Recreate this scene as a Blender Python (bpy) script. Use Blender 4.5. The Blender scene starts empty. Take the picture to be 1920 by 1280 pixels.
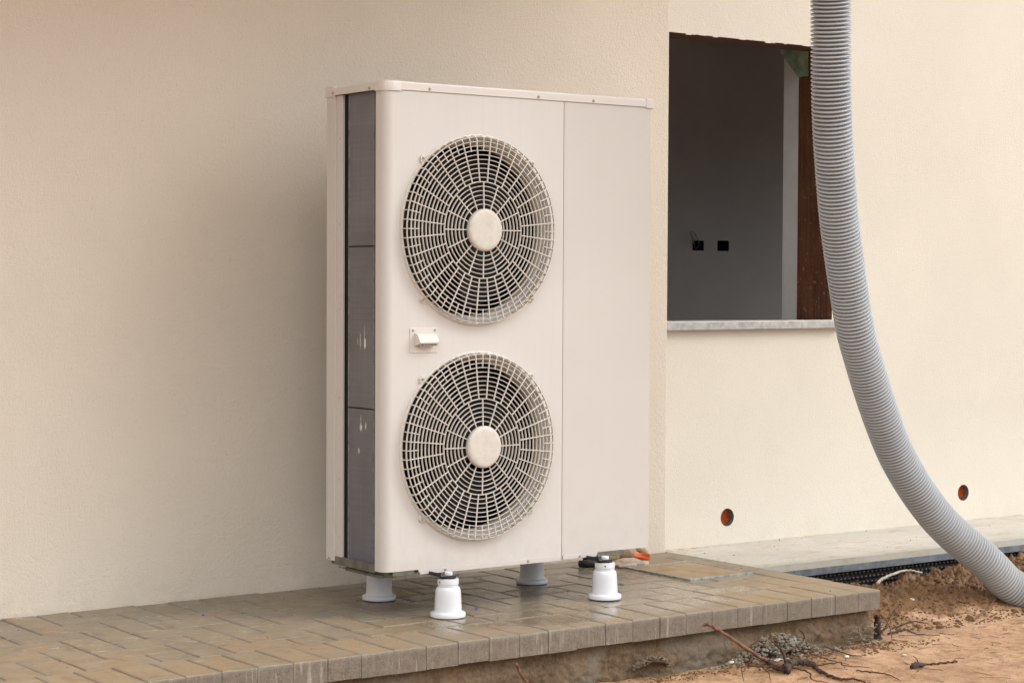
import bpy, bmesh, math, random
from mathutils import Vector, Matrix, noise
R = math.radians
random.seed(7)
S = bpy.context.scene
COL = S.collection

# ------------------------------------------------------------------ camera
CF, CP, CR, CY = 3715.3, -0.0316, 0.0048, 0.6278
fwd = Vector((math.sin(CY)*math.cos(CP), math.cos(CY)*math.cos(CP), math.sin(CP)))
rt = Vector((math.cos(CY), -math.sin(CY), 0)); up = rt.cross(fwd)
rr = math.cos(CR)*rt + math.sin(CR)*up
uu = -math.sin(CR)*rt + math.cos(CR)*up
cam_d = bpy.data.cameras.new('camera'); cam = bpy.data.objects.new('camera', cam_d); COL.objects.link(cam)
M = Matrix((rr, uu, -fwd)).transposed().to_4x4(); M.translation = Vector((-2.8916, -4.5772, 0.9387))
cam.matrix_world = M
cam_d.sensor_width = 36; cam_d.lens = CF/1920*36; cam_d.clip_end = 500
S.camera = cam

# ------------------------------------------------------------------ light
SUN_EL, SUN_AZ = R(40), R(-48)          # azimuth measured from -Y (the viewer's side) towards +X
w = bpy.data.worlds.new('World'); S.world = w; w.use_nodes = True
nt = w.node_tree; bg = nt.nodes['Background']
sky = nt.nodes.new('ShaderNodeTexSky'); sky.sky_type = 'NISHITA'; sky.sun_disc = False
sky.sun_elevation = SUN_EL; sky.sun_rotation = math.pi + SUN_AZ
sky.air_density = 1.0; sky.dust_density = 6.0; sky.ozone_density = 1.0
hs = nt.nodes.new('ShaderNodeHueSaturation'); hs.inputs['Saturation'].default_value = 0.12
nt.links.new(sky.outputs[0], hs.inputs['Color']); nt.links.new(hs.outputs[0], bg.inputs[0])
bg.inputs[1].default_value = 0.12
sd = bpy.data.lights.new('sun', 'SUN'); sd.energy = 1.5; sd.angle = R(60); sd.color = (1, .985, .965)
so = bpy.data.objects.new('sun', sd); COL.objects.link(so)
dirv = Vector((math.sin(SUN_AZ)*math.cos(SUN_EL), -math.cos(SUN_AZ)*math.cos(SUN_EL), math.sin(SUN_EL)))
so.rotation_euler = dirv.to_track_quat('Z', 'Y').to_euler(); so.location = (0, -5, 6)
S.view_settings.view_transform = 'Standard'; S.view_settings.look = 'None'
S.view_settings.exposure = 0.28; S.view_settings.gamma = 1

# ------------------------------------------------------------------ node helper
class N:
    def __init__(s, name):
        s.m = bpy.data.materials.new(name); s.m.use_nodes = True
        s.t = s.m.node_tree; s.b = s.t.nodes['Principled BSDF']; s._g = None
    def n(s, typ, ins=None, **kw):
        x = s.t.nodes.new('ShaderNode'+typ)
        for k, v in kw.items(): setattr(x, k, v)
        for k, v in (ins or {}).items(): s.put(x.inputs[k], v)
        return x
    def put(s, sock, v):
        if isinstance(v, bpy.types.NodeSocket): s.t.links.new(v, sock)
        elif isinstance(v, bpy.types.Node): s.t.links.new(v.outputs[0], sock)
        else:
            if isinstance(v, (tuple, list)) and len(v) == 3 and sock.type == 'RGBA': v = (*v, 1)
            sock.default_value = v
    def pos(s):
        if s._g is None: s._g = s.n('NewGeometry').outputs['Position']
        return s._g
    def mp(s, scale=(1, 1, 1), vec=None):
        return s.n('Mapping', {'Vector': vec or s.pos(), 'Scale': scale}).outputs[0]
    def noise(s, scale, detail=4, rough=.5, dist=0, vec=None):
        return s.n('TexNoise', {'Vector': vec or s.pos(), 'Scale': scale, 'Detail': detail, 'Roughness': rough, 'Distortion': dist}).outputs['Fac']
    def vor(s, scale, feature='F1', vec=None):
        return s.n('TexVoronoi', {'Vector': vec or s.pos(), 'Scale': scale}, feature=feature).outputs['Distance']
    def ramp(s, f, a, b, lo=0.0, hi=1.0):
        return s.n('MapRange', {'Value': f, 'From Min': a, 'From Max': b, 'To Min': lo, 'To Max': hi}).outputs[0]
    def mix(s, f, a, b, mode='MIX'):
        x = s.n('MixRGB', {'Fac': f, 'Color1': a, 'Color2': b}, blend_type=mode); return x.outputs[0]
    def math(s, op, a, b=0.0):
        x = s.n('Math', operation=op); s.put(x.inputs[0], a); s.put(x.inputs[1], b); return x.outputs[0]
    def sep(s, vec=None):
        return s.n('SeparateXYZ', {0: vec or s.pos()}).outputs
    def bump(s, h, strength=.5, dist=.002, prev=None):
        d = {'Height': h, 'Strength': strength, 'Distance': dist}
        if prev is not None: d['Normal'] = prev
        return s.n('Bump', d).outputs[0]
    def out(s, col=None, rough=None, normal=None, **kw):
        if col is not None: s.put(s.b.inputs['Base Color'], col)
        if rough is not None: s.put(s.b.inputs['Roughness'], rough)
        if normal is not None: s.put(s.b.inputs['Normal'], normal)
        for k, v in kw.items(): s.put(s.b.inputs[k.replace('_', ' ')], v)
        return s.m

def plain(name, col, rough=.5, metal=0.0, var=.12, scale=40, bump=0.0, bscale=300, **kw):
    a = N(name)
    f = a.noise(scale, 5, .6)
    c2 = tuple(max(0, c*(1-var*2)) for c in col); c1 = tuple(min(1, c*(1+var*.6)) for c in col)
    c = a.mix(a.ramp(f, .3, .7), c2, c1)
    nm = a.bump(a.noise(bscale, 3), bump, .001) if bump else None
    return a.out(c, a.ramp(f, .3, .7, min(1, rough+.08), max(.02, rough-.05)), nm, Metallic=metal, **kw)

# ---- stucco
def stucco(name, base, dirt, gscale=130, lowk=.18, bk=.85):
    a = N(name)
    v = a.n('Mapping', {'Vector': a.pos(), 'Rotation': (.5, .7, .35), 'Scale': (1, 1, 1)}).outputs[0]
    g1 = a.noise(gscale, 3, .55, 1.2, v)
    g2 = a.noise(gscale*2.7, 2, .5, .4, v)
    big = a.noise(1.3, 5, .6)
    mid = a.noise(7, 4, .6)
    col = a.mix(a.ramp(big, .3, .7), tuple(c*.95 for c in base), tuple(min(1, c*1.03) for c in base))
    col = a.mix(a.ramp(mid, .45, .8, 0, .14), col, tuple(c*.86 for c in base))
    z = a.sep()[2]
    low = a.math('MULTIPLY', a.ramp(z, 0.0, .10, 1, 0), a.ramp(a.noise(14, 5, .7), .42, .7))
    col = a.mix(a.math('MULTIPLY', low, lowk), col, dirt)
    pits = a.ramp(a.noise(gscale*1.6, 2, .5, .8, v), .28, .4, .35, 0)
    col = a.mix(pits, col, tuple(c*.72 for c in base))
    nm = a.bump(g1, bk, .0032); nm = a.bump(g2, .5, .001, nm)
    return a.out(col, .92, nm, Specular_IOR_Level=.2)
M_ST1 = stucco('stucco_cream', (.70, .633, .54), (.34, .27, .18), 120)
M_ST2 = stucco('stucco_cream_fresh', (.72, .678, .59), (.42, .32, .2), 165, .12, .5)

# ---- painted metal of the heat pump
def paint(name, base, streak=.5, rough=.38):
    a = N(name)
    v = a.mp((60, 60, 1.6))
    st = a.noise(1, 4, .6, .3, v)
    big = a.noise(3.0, 3, .5)
    drops = a.vor(170)
    dm = a.math('MULTIPLY', a.ramp(drops, .16, .05), a.ramp(a.noise(22, 3), .52, .66))
    c = a.mix(a.ramp(big, .3, .7), tuple(x*.96 for x in base), base)
    c = a.mix(a.math('MULTIPLY', a.ramp(st, .5, .8), .34*streak), c, tuple(x*.80 for x in base))
    z = a.sep()[2]
    low = a.math('MULTIPLY', a.ramp(z, .13, .38, 1, 0), a.ramp(a.noise(18, 4, .65), .45, .7))
    c = a.mix(a.math('MULTIPLY', low, .22), c, (.46, .37, .27))
    nm = a.bump(dm, .5*streak, .0006)
    nm = a.bump(a.noise(500, 2), .05, .0004, nm)
    r = a.ramp(st, .3, .7, rough-.07, rough+.1)
    return a.out(c, r, nm, Coat_Weight=.15, Coat_Roughness=.25)
M_PAINT = paint('ivory_painted_steel', (.645, .618, .592))
M_PAINT2 = paint('ivory_painted_steel_dry', (.615, .582, .552), .12, .42)
M_LID = paint('ivory_painted_lid', (.69, .65, .61), .2, .33)
M_GRILLE = plain('ivory_plastic_grille', (.66, .62, .56), .42, 0, .06, 30)
M_HUB = plain('ivory_plastic_hub_cap', (.64, .60, .545), .5, 0, .05, 60)
M_SHROUD = plain('shroud_metal', (.50, .445, .365), .5, 0, .15, 20)
M_DARK = plain('dark_cavity', (.004, .004, .004), .8, 0, .1, 20)
M_FAN = plain('fan_plastic', (.006, .0055, .005), .7, 0, .2, 20, Specular_IOR_Level=.15)
M_BLADE = plain('fan_blade_plastic', (.010, .0095, .009), .55, 0, .2, 20, Specular_IOR_Level=.25)
M_GALV = plain('galvanised_tray', (.19, .185, .15), .5, .35, .2, 25, .1)
M_SCREW = plain('screw_zinc', (.50, .47, .42), .35, .5, .2, 200)
M_WHITE = plain('white_plastic', (.76, .785, .83), .36, 0, .03, 12)
M_RUB = plain('black_rubber', (.018, .018, .02), .5, 0, .2, 90)
M_BLACK = plain('black_hole', (.004, .004, .004), .9)
M_STEEL = plain('bracket_steel', (.035, .037, .036), .45, .2, .2, 60)

def coil():
    a = N('coil_fins')
    x, y, z = a.sep()
    hz = a.noise(1, 5, .7, .1, a.mp((1.5, 1.5, 300)))
    vz = a.noise(1, 2, .5, 0, a.mp((6, 900, 2)))
    big = a.noise(5, 3, .5)
    c = a.mix(a.ramp(big, .3, .7), (.160, .154, .162), (.225, .218, .232))
    c = a.mix(a.ramp(hz, .52, .74, 0, .55), c, (.29, .285, .30))
    c = a.mix(a.ramp(hz, .42, .30, 0, .35), c, (.08, .076, .080))
    c = a.mix(a.ramp(vz, .3, .8, 0, .35), c, (.05, .05, .055))
    bl = a.math('MULTIPLY', a.ramp(z, .15, .24, 1, 0), .45)
    c = a.mix(bl, c, (.07, .085, .16))
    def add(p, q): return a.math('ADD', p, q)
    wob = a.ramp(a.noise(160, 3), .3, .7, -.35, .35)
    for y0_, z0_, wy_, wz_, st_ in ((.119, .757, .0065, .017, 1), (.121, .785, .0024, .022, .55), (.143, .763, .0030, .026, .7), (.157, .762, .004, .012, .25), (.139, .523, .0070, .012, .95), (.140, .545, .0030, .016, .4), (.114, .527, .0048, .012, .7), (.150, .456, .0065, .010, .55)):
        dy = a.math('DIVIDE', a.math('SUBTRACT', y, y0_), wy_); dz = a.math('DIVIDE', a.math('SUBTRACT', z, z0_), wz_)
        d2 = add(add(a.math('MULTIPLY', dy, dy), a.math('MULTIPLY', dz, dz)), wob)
        c = a.mix(a.ramp(d2, 1.1, .15, 0, st_*.9), c, (.85, .82, .80))  # pale reflection glints painted into the fin colour
    nm = a.bump(a.n('TexWave', {'Vector': a.pos(), 'Scale': 120.0}, bands_direction='Y').outputs['Fac'], .25, .0006)
    return a.out(c, .42, nm, Metallic=.25)
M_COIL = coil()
M_GLINT = plain('fin_glints', (.66, .64, .62), .5, .1, .2, 150)  # unused pale tone for the painted coil glints

# ---- pavers
def paver():
    a = N('concrete_paver')
    x, y, z = a.sep()
    tint = a.n('Attribute', attribute_name='tint').outputs['Fac']
    ns = a.noise(2.6, 4, .6)
    # ochre staining is strongest along the outer edge and away from the wall
    f = a.math('ADD', a.ramp(y, .25, -.22, 0, .62), a.ramp(ns, .3, .7, -.28, .34))
    f = a.math('ADD', f, a.ramp(x, -.1, -1.0, 0, .28))
    f = a.math('ADD', f, a.ramp(x, .9, 1.3, 0, .3))
    f = a.math('ADD', f, a.ramp(tint, 0, 1, -.24, .24))
    f = a.n('Clamp', {0: f}).outputs[0]
    c = a.mix(f, (.245, .22, .175), (.43, .295, .16))
    c = a.mix(a.ramp(tint, 0, 1, 0, .30), c, (.19, .165, .125))
    edg = a.n('Attribute', attribute_name='edge').outputs['Fac']
    em = a.n('Clamp', {0: a.math('ADD', a.math('MULTIPLY', edg, .75), a.ramp(a.noise(24, 5, .7), .3, .7, -.45, .35))}).outputs[0]
    c = a.mix(a.math('MULTIPLY', em, .55), c, (.19, .165, .13))
    rust = a.math('MULTIPLY', a.ramp(a.noise(11, 4, .65, .5), .54, .68), a.ramp(edg, 0, 1, 1, .3))
    c = a.mix(a.math('MULTIPLY', rust, .45), c, (.50, .27, .12))
    sp = a.noise(9, 6, .7)
    c = a.mix(a.ramp(sp, .38, .75, 0, .5), c, (.46, .37, .25))
    c = a.mix(a.ramp(a.noise(420, 3, .6), .4, .62, .26, 0), c, (.07, .055, .04))
    # chalky efflorescence
    ef = a.math('MULTIPLY', a.ramp(a.noise(1, 5, .7, .6, a.mp((13, 26, 20))), .6, .7), a.ramp(a.noise(3.1, 2), .42, .62))
    c = a.mix(a.math('MULTIPLY', ef, .6), c, (.58, .55, .48))
    stain_sheen = a.math('MULTIPLY', a.ramp(a.noise(1, 5, .75, .3, a.mp((22, 70, 20))), .60, .66), a.math('MULTIPLY', a.ramp(y, -.25, .1), a.ramp(x, .1, -.3)))  # pale stains that also paint wet reflections into the colour
    c = a.mix(a.math('MULTIPLY', stain_sheen, .75), c, (.66, .62, .54))
    pt_ = a.ramp(a.noise(3.3, 5, .65, .8), .50, .60)
    c = a.mix(a.math('MULTIPLY', pt_, .35), c, (.30, .265, .21))
    c = a.mix(a.math('MULTIPLY', a.ramp(a.noise(17, 5, .75, .5), .55, .66), .4), c, (.115, .092, .065))
    # side faces: grey brown with vertical lime runs
    nz = a.sep(a.n('NewGeometry').outputs['Normal'])[2]
    side = a.ramp(nz, .75, .35)
    cs = a.mix(a.ramp(a.noise(60, 5, .7), .3, .7), (.095, .078, .058), (.225, .185, .14))
    cs = a.mix(a.ramp(a.noise(260, 4, .7), .42, .68, 0, .55), cs, (.30, .26, .21))
    cs = a.mix(a.ramp(a.noise(200, 3, .7), .40, .30, 0, .6), cs, (.05, .04, .03))
    cs = a.mix(a.ramp(tint, 0, 1, 0, .4), cs, (.17, .135, .10))
    run = a.math('MULTIPLY', a.ramp(a.noise(1, 3, .6, .2, a.mp((75, 75, 7))), .56, .68), a.ramp(a.noise(7, 2), .4, .6))
    cs = a.mix(a.math('MULTIPLY', run, .6), cs, (.42, .38, .34))
    cs = a.mix(a.math('MULTIPLY', a.ramp(z, -.012, 0, 0, 1), .45), cs, (.36, .33, .29))
    c = a.mix(side, c, cs)
    # water film: smooth and a little darker
    wet = a.math('ADD', a.ramp(a.noise(3.4, 3, .5), .42, .58, 0, .55), a.math('MULTIPLY', a.ramp(x, -.1, .35), a.ramp(x, 1.35, 1.0)))
    wet = a.math('MULTIPLY', wet, a.ramp(y, -.36, -.25, .35, 1))
    wet = a.n('Clamp', {0: a.ramp(wet, .45, 1.1)}).outputs[0]
    wet = a.math('MULTIPLY', wet, a.ramp(side, 0, 1, 1, 0))
    c = a.mix(a.math('MULTIPLY', wet, .28), c, (.08, .065, .045))
    wet = a.math('MULTIPLY', wet, a.ramp(edg, .75, 1, 1, .35))
    r = a.ramp(wet, 0, 1, .58, .14)
    r = a.math('ADD', r, a.ramp(a.noise(120, 3, .6), .3, .7, -.04, .10))
    h = a.math('ADD', a.noise(500, 4, .7), a.math('MULTIPLY', side, a.math('MULTIPLY', a.noise(170, 4, .7), 3.0)))
    nm = a.bump(h, .5, .0012)
    nm2 = a.bump(a.noise(6, 2), .3, .003, nm)
    st = a.ramp(wet, 0, 1, .55, .09)
    nb = a.n('Bump', {'Height': h, 'Strength': st, 'Distance': .0012}).outputs[0]
    nb = a.bump(a.noise(11, 2), .12, .004, nb)
    return a.out(c, r, nb)
M_PAVER = paver()
def jointm():
    a = N('joint_sand')
    c = a.mix(a.ramp(a.noise(40, 5, .7), .35, .65), (.12, .098, .07), (.26, .21, .15))
    c = a.mix(a.ramp(a.sep()[1], -.362, -.366), c, a.mix(a.ramp(a.noise(70, 4), .4, .6), (.16, .135, .105), (.34, .31, .27)))
    return a.out(c, .9, a.bump(a.noise(300, 3), .5, .002))
M_JOINT = jointm()

def base_conc():
    a = N('rough_footing_concrete')
    f = a.noise(8, 6, .65); g = a.noise(90, 5, .7)
    c = a.mix(a.ramp(f, .35, .65), (.080, .046, .022), (.165, .108, .058))
    c = a.mix(a.ramp(g, .4, .7, 0, .5), c, (.26, .20, .13))
    c = a.mix(a.math('MULTIPLY', a.ramp(a.noise(5, 3), .5, .62), .5), c, (.22, .205, .17))
    nm = a.bump(g, .9, .006); nm = a.bump(a.noise(400, 3), .6, .0015, nm)
    return a.out(c, .9, nm)
M_BASE = base_conc()

def soil():
    a = N('sandy_soil')
    x, y, z = a.sep()
    big = a.noise(3.0, 6, .6); mid = a.noise(26, 6, .7); fine = a.noise(330, 4, .7)
    sand = a.mix(a.ramp(big, .3, .7), (.53, .31, .165), (.76, .495, .31))
    sand = a.mix(a.ramp(mid, .45, .66, 0, .65), sand, (.27, .145, .07))
    damp = a.math('MULTIPLY', a.ramp(a.noise(3.6, 4, .6, .4), .54, .64), .6)
    sand = a.mix(damp, sand, (.30, .175, .085))
    sand = a.mix(a.ramp(a.noise(95, 5, .75), .56, .68, 0, .65), sand, (.20, .11, .055))
    sand = a.mix(a.ramp(a.noise(60, 4, .7), .64, .72, 0, .6), sand, (.78, .60, .44))
    clay = a.mix(a.ramp(mid, .3, .7), (.10, .048, .017), (.29, .155, .066))
    att = a.n('Attribute', attribute_name='clod').outputs['Fac']
    f = a.n('Clamp', {0: a.math('ADD', att, a.ramp(mid, .3, .7, -.22, .22))}).outputs[0]
    c = a.mix(f, sand, clay)
    c = a.mix(a.ramp(fine, .4, .62, .4, 0), c, (.15, .075, .03))
    c = a.mix(a.ramp(a.vor(55), .14, .08, 0, .7), c, (.09, .05, .028))
    nm = a.bump(fine, .6, .0025); nm = a.bump(mid, .6, .008, nm)
    return a.out(c, a.math('SUBTRACT', a.ramp(a.noise(5, 3), .4, .6, .55, .85), a.math('MULTIPLY', damp, .35)), nm)
M_SOIL = soil()

def slabm():
    a = N('pale_concrete_path')
    x, y, z = a.sep()
    c = a.mix(a.ramp(a.noise(4, 6, .65), .3, .7), (.50, .475, .42), (.64, .60, .54))
    c = a.mix(a.math('MULTIPLY', a.ramp(a.noise(1, 5, .7, .8, a.mp((9, 22, 9))), .54, .64), .6), c, (.47, .33, .19))
    c = a.mix(a.ramp(a.noise(45, 5, .7), .55, .72, 0, .5), c, (.33, .30, .25))
    c = a.mix(a.math('MULTIPLY', a.ramp(y, .61, .655), a.math('MULTIPLY', a.ramp(a.noise(34, 5, .75), .46, .60), a.ramp(a.noise(4, 2), .40, .60))), c, (.36, .24, .13))
    c = a.mix(a.ramp(a.noise(150, 4, .75), .60, .70, 0, .6), c, (.22, .18, .13))
    c = a.mix(a.ramp(y, .235, .175, 0, .5), c, (.40, .40, .34))
    return a.out(c, .8, a.bump(a.noise(240, 4, .7), .4, .002))
M_SLAB = slabm()
M_EDGE = plain('blue_grey_stone_edging', (.17, .195, .225), .6, 0, .25, 40, .3)
M_MEMB = plain('black_drainage_membrane', (.032, .031, .031), .20, 0, .3, 60)
M_SILL = plain('grey_stone_sill', (.47, .47, .46), .55, 0, .2, 35, .25, 500)
def brownp():
    a = N('brown_primer')
    c = a.mix(a.ramp(a.noise(8, 4), .3, .7), (.060, .021, .010), (.115, .042, .019))
    c = a.mix(a.ramp(a.noise(1, 5, .7, .3, a.mp((30, 70, 2.5))), .42, .68, 0, .75), c, (.17, .075, .034))
    z = a.sep()[2]
    f = a.math('MULTIPLY', a.ramp(a.noise(70, 5, .8, .4), .60, .66), a.ramp(z, 1.7, .85, .15, 1))
    c = a.mix(a.math('MULTIPLY', f, .7), c, (.50, .45, .40))
    return a.out(c, .5, a.bump(a.noise(60, 3), .2, .001))
M_BROWN = brownp()
M_PLAST = plain('grey_interior_plaster', (.54, .525, .51), .9, 0, .04, 3, .2, 200)
M_REVEAL = plain('pale_reveal_plaster', (.58, .57, .56), .9, 0, .05, 10, .2)
def greenm():
    a = N('green_insulation')
    c = a.mix(a.ramp(a.noise(16, 4, .6), .35, .65), (.13, .19, .13), (.36, .46, .33))
    c = a.mix(a.ramp(a.noise(45, 3), .62, .7, 0, .5), c, (.5, .52, .45))
    return a.out(c, .8, a.bump(a.noise(60, 4), .5, .004))
M_GREEN = greenm()
M_ORANGE = plain('orange_plastic_pipe', (.62, .13, .025), .4, 0, .15, 60)
M_CAVE = plain('raw_hole_edge', (.16, .14, .12), .9, 0, .3, 120, .5)
def hosem():
    a = N('grey_corrugated_plastic')
    c = a.mix(a.ramp(a.noise(6, 3), .3, .7), (.40, .425, .45), (.47, .495, .52))
    st = a.math('MULTIPLY', a.ramp(a.noise(34, 4, .7), .66, .74), a.ramp(a.noise(7, 2), .48, .56))
    c = a.mix(a.math('MULTIPLY', st, .8), c, (.36, .24, .12))
    c = a.mix(a.math('MULTIPLY', a.ramp(a.sep()[2], .25, -.1), a.ramp(a.noise(30, 5, .7), .42, .7, 0, .45)), c, (.42, .35, .27))
    return a.out(c, .42)
M_HOSE = hosem()
M_BARK = plain('root_bark', (.12, .060, .032), .85, 0, .4, 90, .7, 260)
M_BARKD = plain('dark_root_bark', (.085, .052, .040), .85, 0, .4, 90, .8, 220)
M_STICK = plain('split_brown_stick', (.23, .115, .062), .7, 0, .35, 60, .6, 300)
M_PALE = plain('weathered_pale_wood', (.56, .50, .43), .7, 0, .2, 70, .4)
M_STONE = plain('white_pebble', (.72, .70, .66), .7, 0, .15, 60, .3)
def rub():
    a = N('mortar_rubble')
    c = a.mix(a.ramp(a.noise(30, 5, .7), .42, .62), (.30, .28, .235), (.17, .105, .055))
    c = a.mix(a.ramp(a.noise(190, 4, .7), .35, .6, .5, 0), c, (.08, .06, .04))
    return a.out(c, .9, a.bump(a.noise(300, 3), .8, .001))
M_RUBBLE = rub()
M_LUMP = plain('brown_mortar', (.20, .15, .10), .9, 0, .35, 80, .8, 260)
M_CLOD = plain('soil_clod', (.22, .115, .048), .95, 0, .35, 90, .8, 260)
M_GLOVE = plain('tan_leather', (.50, .36, .23), .8, 0, .2, 60, .5, 400)
M_GLOVE2 = plain('beige_cloth', (.58, .47, .38), .9, 0, .15, 60, .6, 500)
M_CUFF = plain('orange_rubber', (.66, .115, .025), .5, 0, .1, 60)
M_BLUE = plain('blue_plastic', (.02, .12, .42), .4)
M_OCHRE = plain('ochre_cover', (.37, .25, .135), .45, 0, .14, 14, .3, 300)
M_ZINC = plain('wet_zinc_edge', (.38, .39, .38), .35, .3, .3, 60, .3)

# ------------------------------------------------------------------ mesh helpers
def link(name, bm, m, parent=None, smooth=False, bevel=0, seg=2):
    bmesh.ops.recalc_face_normals(bm, faces=bm.faces[:])
    me = bpy.data.meshes.new(name); bm.to_mesh(me); bm.free()
    if smooth:
        for p in me.polygons: p.use_smooth = True
    me.materials.append(m)
    o = bpy.data.objects.new(name, me); COL.objects.link(o)
    if parent: o.parent = parent
    if bevel:
        b = o.modifiers.new('bevel', 'BEVEL'); b.width = bevel; b.segments = seg; b.limit_method = 'ANGLE'; b.angle_limit = R(40)
        for p in me.polygons: p.use_smooth = True
        b.harden_normals = False; wn = o.modifiers.new('weighted', 'WEIGHTED_NORMAL'); wn.keep_sharp = True
    return o
def autosmooth(o, ang=35):
    me = o.data
    for p in me.polygons: p.use_smooth = True
    bm = bmesh.new(); bm.from_mesh(me)
    for e in bm.edges:
        if len(e.link_faces) == 2 and e.calc_face_angle(0) > R(ang): e.smooth = False
    bm.to_mesh(me); bm.free()
    wn = o.modifiers.new('weighted', 'WEIGHTED_NORMAL'); wn.keep_sharp = True; wn.weight = 100
    return o
def tag(o, label=None, cat=None, group=None, kind=None):
    if label: o['label'] = label
    if cat: o['category'] = cat
    if group: o['group'] = group
    if kind: o['kind'] = kind
    return o
def empty(name, loc=(0, 0, 0)):
    o = bpy.data.objects.new(name, None); o.location = loc; COL.objects.link(o); o.empty_display_size = .1
    return o
def box(bm, x0, x1, y0, y1, z0, z1):
    v = [bm.verts.new((x, y, z)) for z in (z0, z1) for x, y in ((x0, y0), (x1, y0), (x1, y1), (x0, y1))]
    fs = [(0, 3, 2, 1), (4, 5, 6, 7), (0, 1, 5, 4), (1, 2, 6, 5), (2, 3, 7, 6), (3, 0, 4, 7)]
    return [bm.faces.new([v[i] for i in f]) for f in fs]
def mbox(name, m, parent, *c, bevel=0, seg=2):
    bm = bmesh.new(); box(bm, *c); return link(name, bm, m, parent, bevel=bevel, seg=seg)
def lathe(bm, prof, n=32, axis='Z', c=(0, 0, 0), cap=True):
    rings = []
    for r, h in prof:
        ring = []
        for i in range(n):
            a = 2*math.pi*i/n; p = (r*math.cos(a), r*math.sin(a), h)
            if axis == 'Y': p = (p[0], -p[2], p[1])      # h runs towards the viewer (-Y)
            if axis == 'X': p = (-p[2], p[0], p[1])
            ring.append(bm.verts.new(Vector(p)+Vector(c)))
        rings.append(ring)
    for a, b in zip(rings, rings[1:]):
        for i in range(n): bm.faces.new((a[i], a[(i+1) % n], b[(i+1) % n], b[i]))
    if cap: bm.faces.new(rings[0]); bm.faces.new(rings[-1])
def crom(pts, k=12):
    P = [Vector(p) for p in pts]; P = [2*P[0]-P[1]]+P+[2*P[-1]-P[-2]]; out = []
    for i in range(1, len(P)-2):
        a, b, c, d = P[i-1:i+3]
        for j in range(k):
            t = j/k
            out.append(.5*((2*b)+(c-a)*t+(2*a-5*b+4*c-d)*t*t+(3*b-a-3*c+d)*t**3))
    out.append(P[-2]); return out
def sweep(bm, path, radii, n=8, wob=0, seed=0):
    path = [Vector(p) for p in path]; L = len(path)
    T = [(path[min(i+1, L-1)]-path[max(i-1, 0)]).normalized() for i in range(L)]
    up_ = Vector((0, 0, 1)) if abs(T[0].z) < .9 else Vector((1, 0, 0))
    nrm = (up_-T[0]*up_.dot(T[0])).normalized(); rings = []
    for i in range(L):
        nrm = (nrm-T[i]*nrm.dot(T[i])).normalized(); bn = T[i].cross(nrm)
        r = radii[i] if hasattr(radii, '__len__') else radii
        ring = []
        for k in range(n):
            a = 2*math.pi*k/n; q = r*(1+wob*noise.noise(Vector((i*.45+seed*9.1, k*1.7, seed))))
            ring.append(bm.verts.new(path[i]+nrm*math.cos(a)*q+bn*math.sin(a)*q))
        rings.append(ring)
    for a, b in zip(rings, rings[1:]):
        for k in range(n): bm.faces.new((a[k], a[(k+1) % n], b[(k+1) % n], b[k]))
    bm.faces.new(rings[0]); bm.faces.new(rings[-1])
def twig(bm, pts, r0, r1, n=7, k=6, wob=.35, seed=0, jit=0):
    p = crom(pts, k); L = len(p)
    if jit: p = [q+Vector((noise.noise(Vector((i*.7, seed, 1))), noise.noise(Vector((i*.7, seed, 5))), noise.noise(Vector((i*.7, seed, 9)))))*jit for i, q in enumerate(p)]
    sweep(bm, p, [r0+(r1-r0)*i/(L-1) for i in range(L)], n, wob, seed)
def holecell(bm, x0, x1, z0, z1, cx, cz, r, y, depth=0, n=72, r2=None):
    ang = [2*math.pi*i/n for i in range(n)]; per = []
    for a in ang:
        dx, dz = math.cos(a), math.sin(a); t = 1e9
        if dx > 1e-9: t = min(t, (x1-cx)/dx)
        if dx < -1e-9: t = min(t, (x0-cx)/dx)
        if dz > 1e-9: t = min(t, (z1-cz)/dz)
        if dz < -1e-9: t = min(t, (z0-cz)/dz)
        per.append([cx+dx*t, cz+dz*t])
    for X in (x0, x1):
        for Z in (z0, z1):
            ca = math.atan2(Z-cz, X-cx) % (2*math.pi)
            i = min(range(n), key=lambda i: min(abs(ang[i]-ca), 2*math.pi-abs(ang[i]-ca)))
            per[i] = [X, Z]
    A = [bm.verts.new((p[0], y, p[1])) for p in per]
    B = [bm.verts.new((cx+r*math.cos(a), y, cz+r*math.sin(a))) for a in ang]
    for i in range(n):
        j = (i+1) % n; bm.faces.new((A[i], A[j], B[j], B[i]))
    if depth:
        C = [bm.verts.new((cx+(r2 or r)*math.cos(a), y+depth, cz+(r2 or r)*math.sin(a))) for a in ang]
        for i in range(n):
            j = (i+1) % n; bm.faces.new((B[i], B[j], C[j], C[i]))
def rect(bm, x0, x1, z0, z1, y):
    bm.faces.new([bm.verts.new(p) for p in ((x0, y, z0), (x1, y, z0), (x1, y, z1), (x0, y, z1))])

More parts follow.
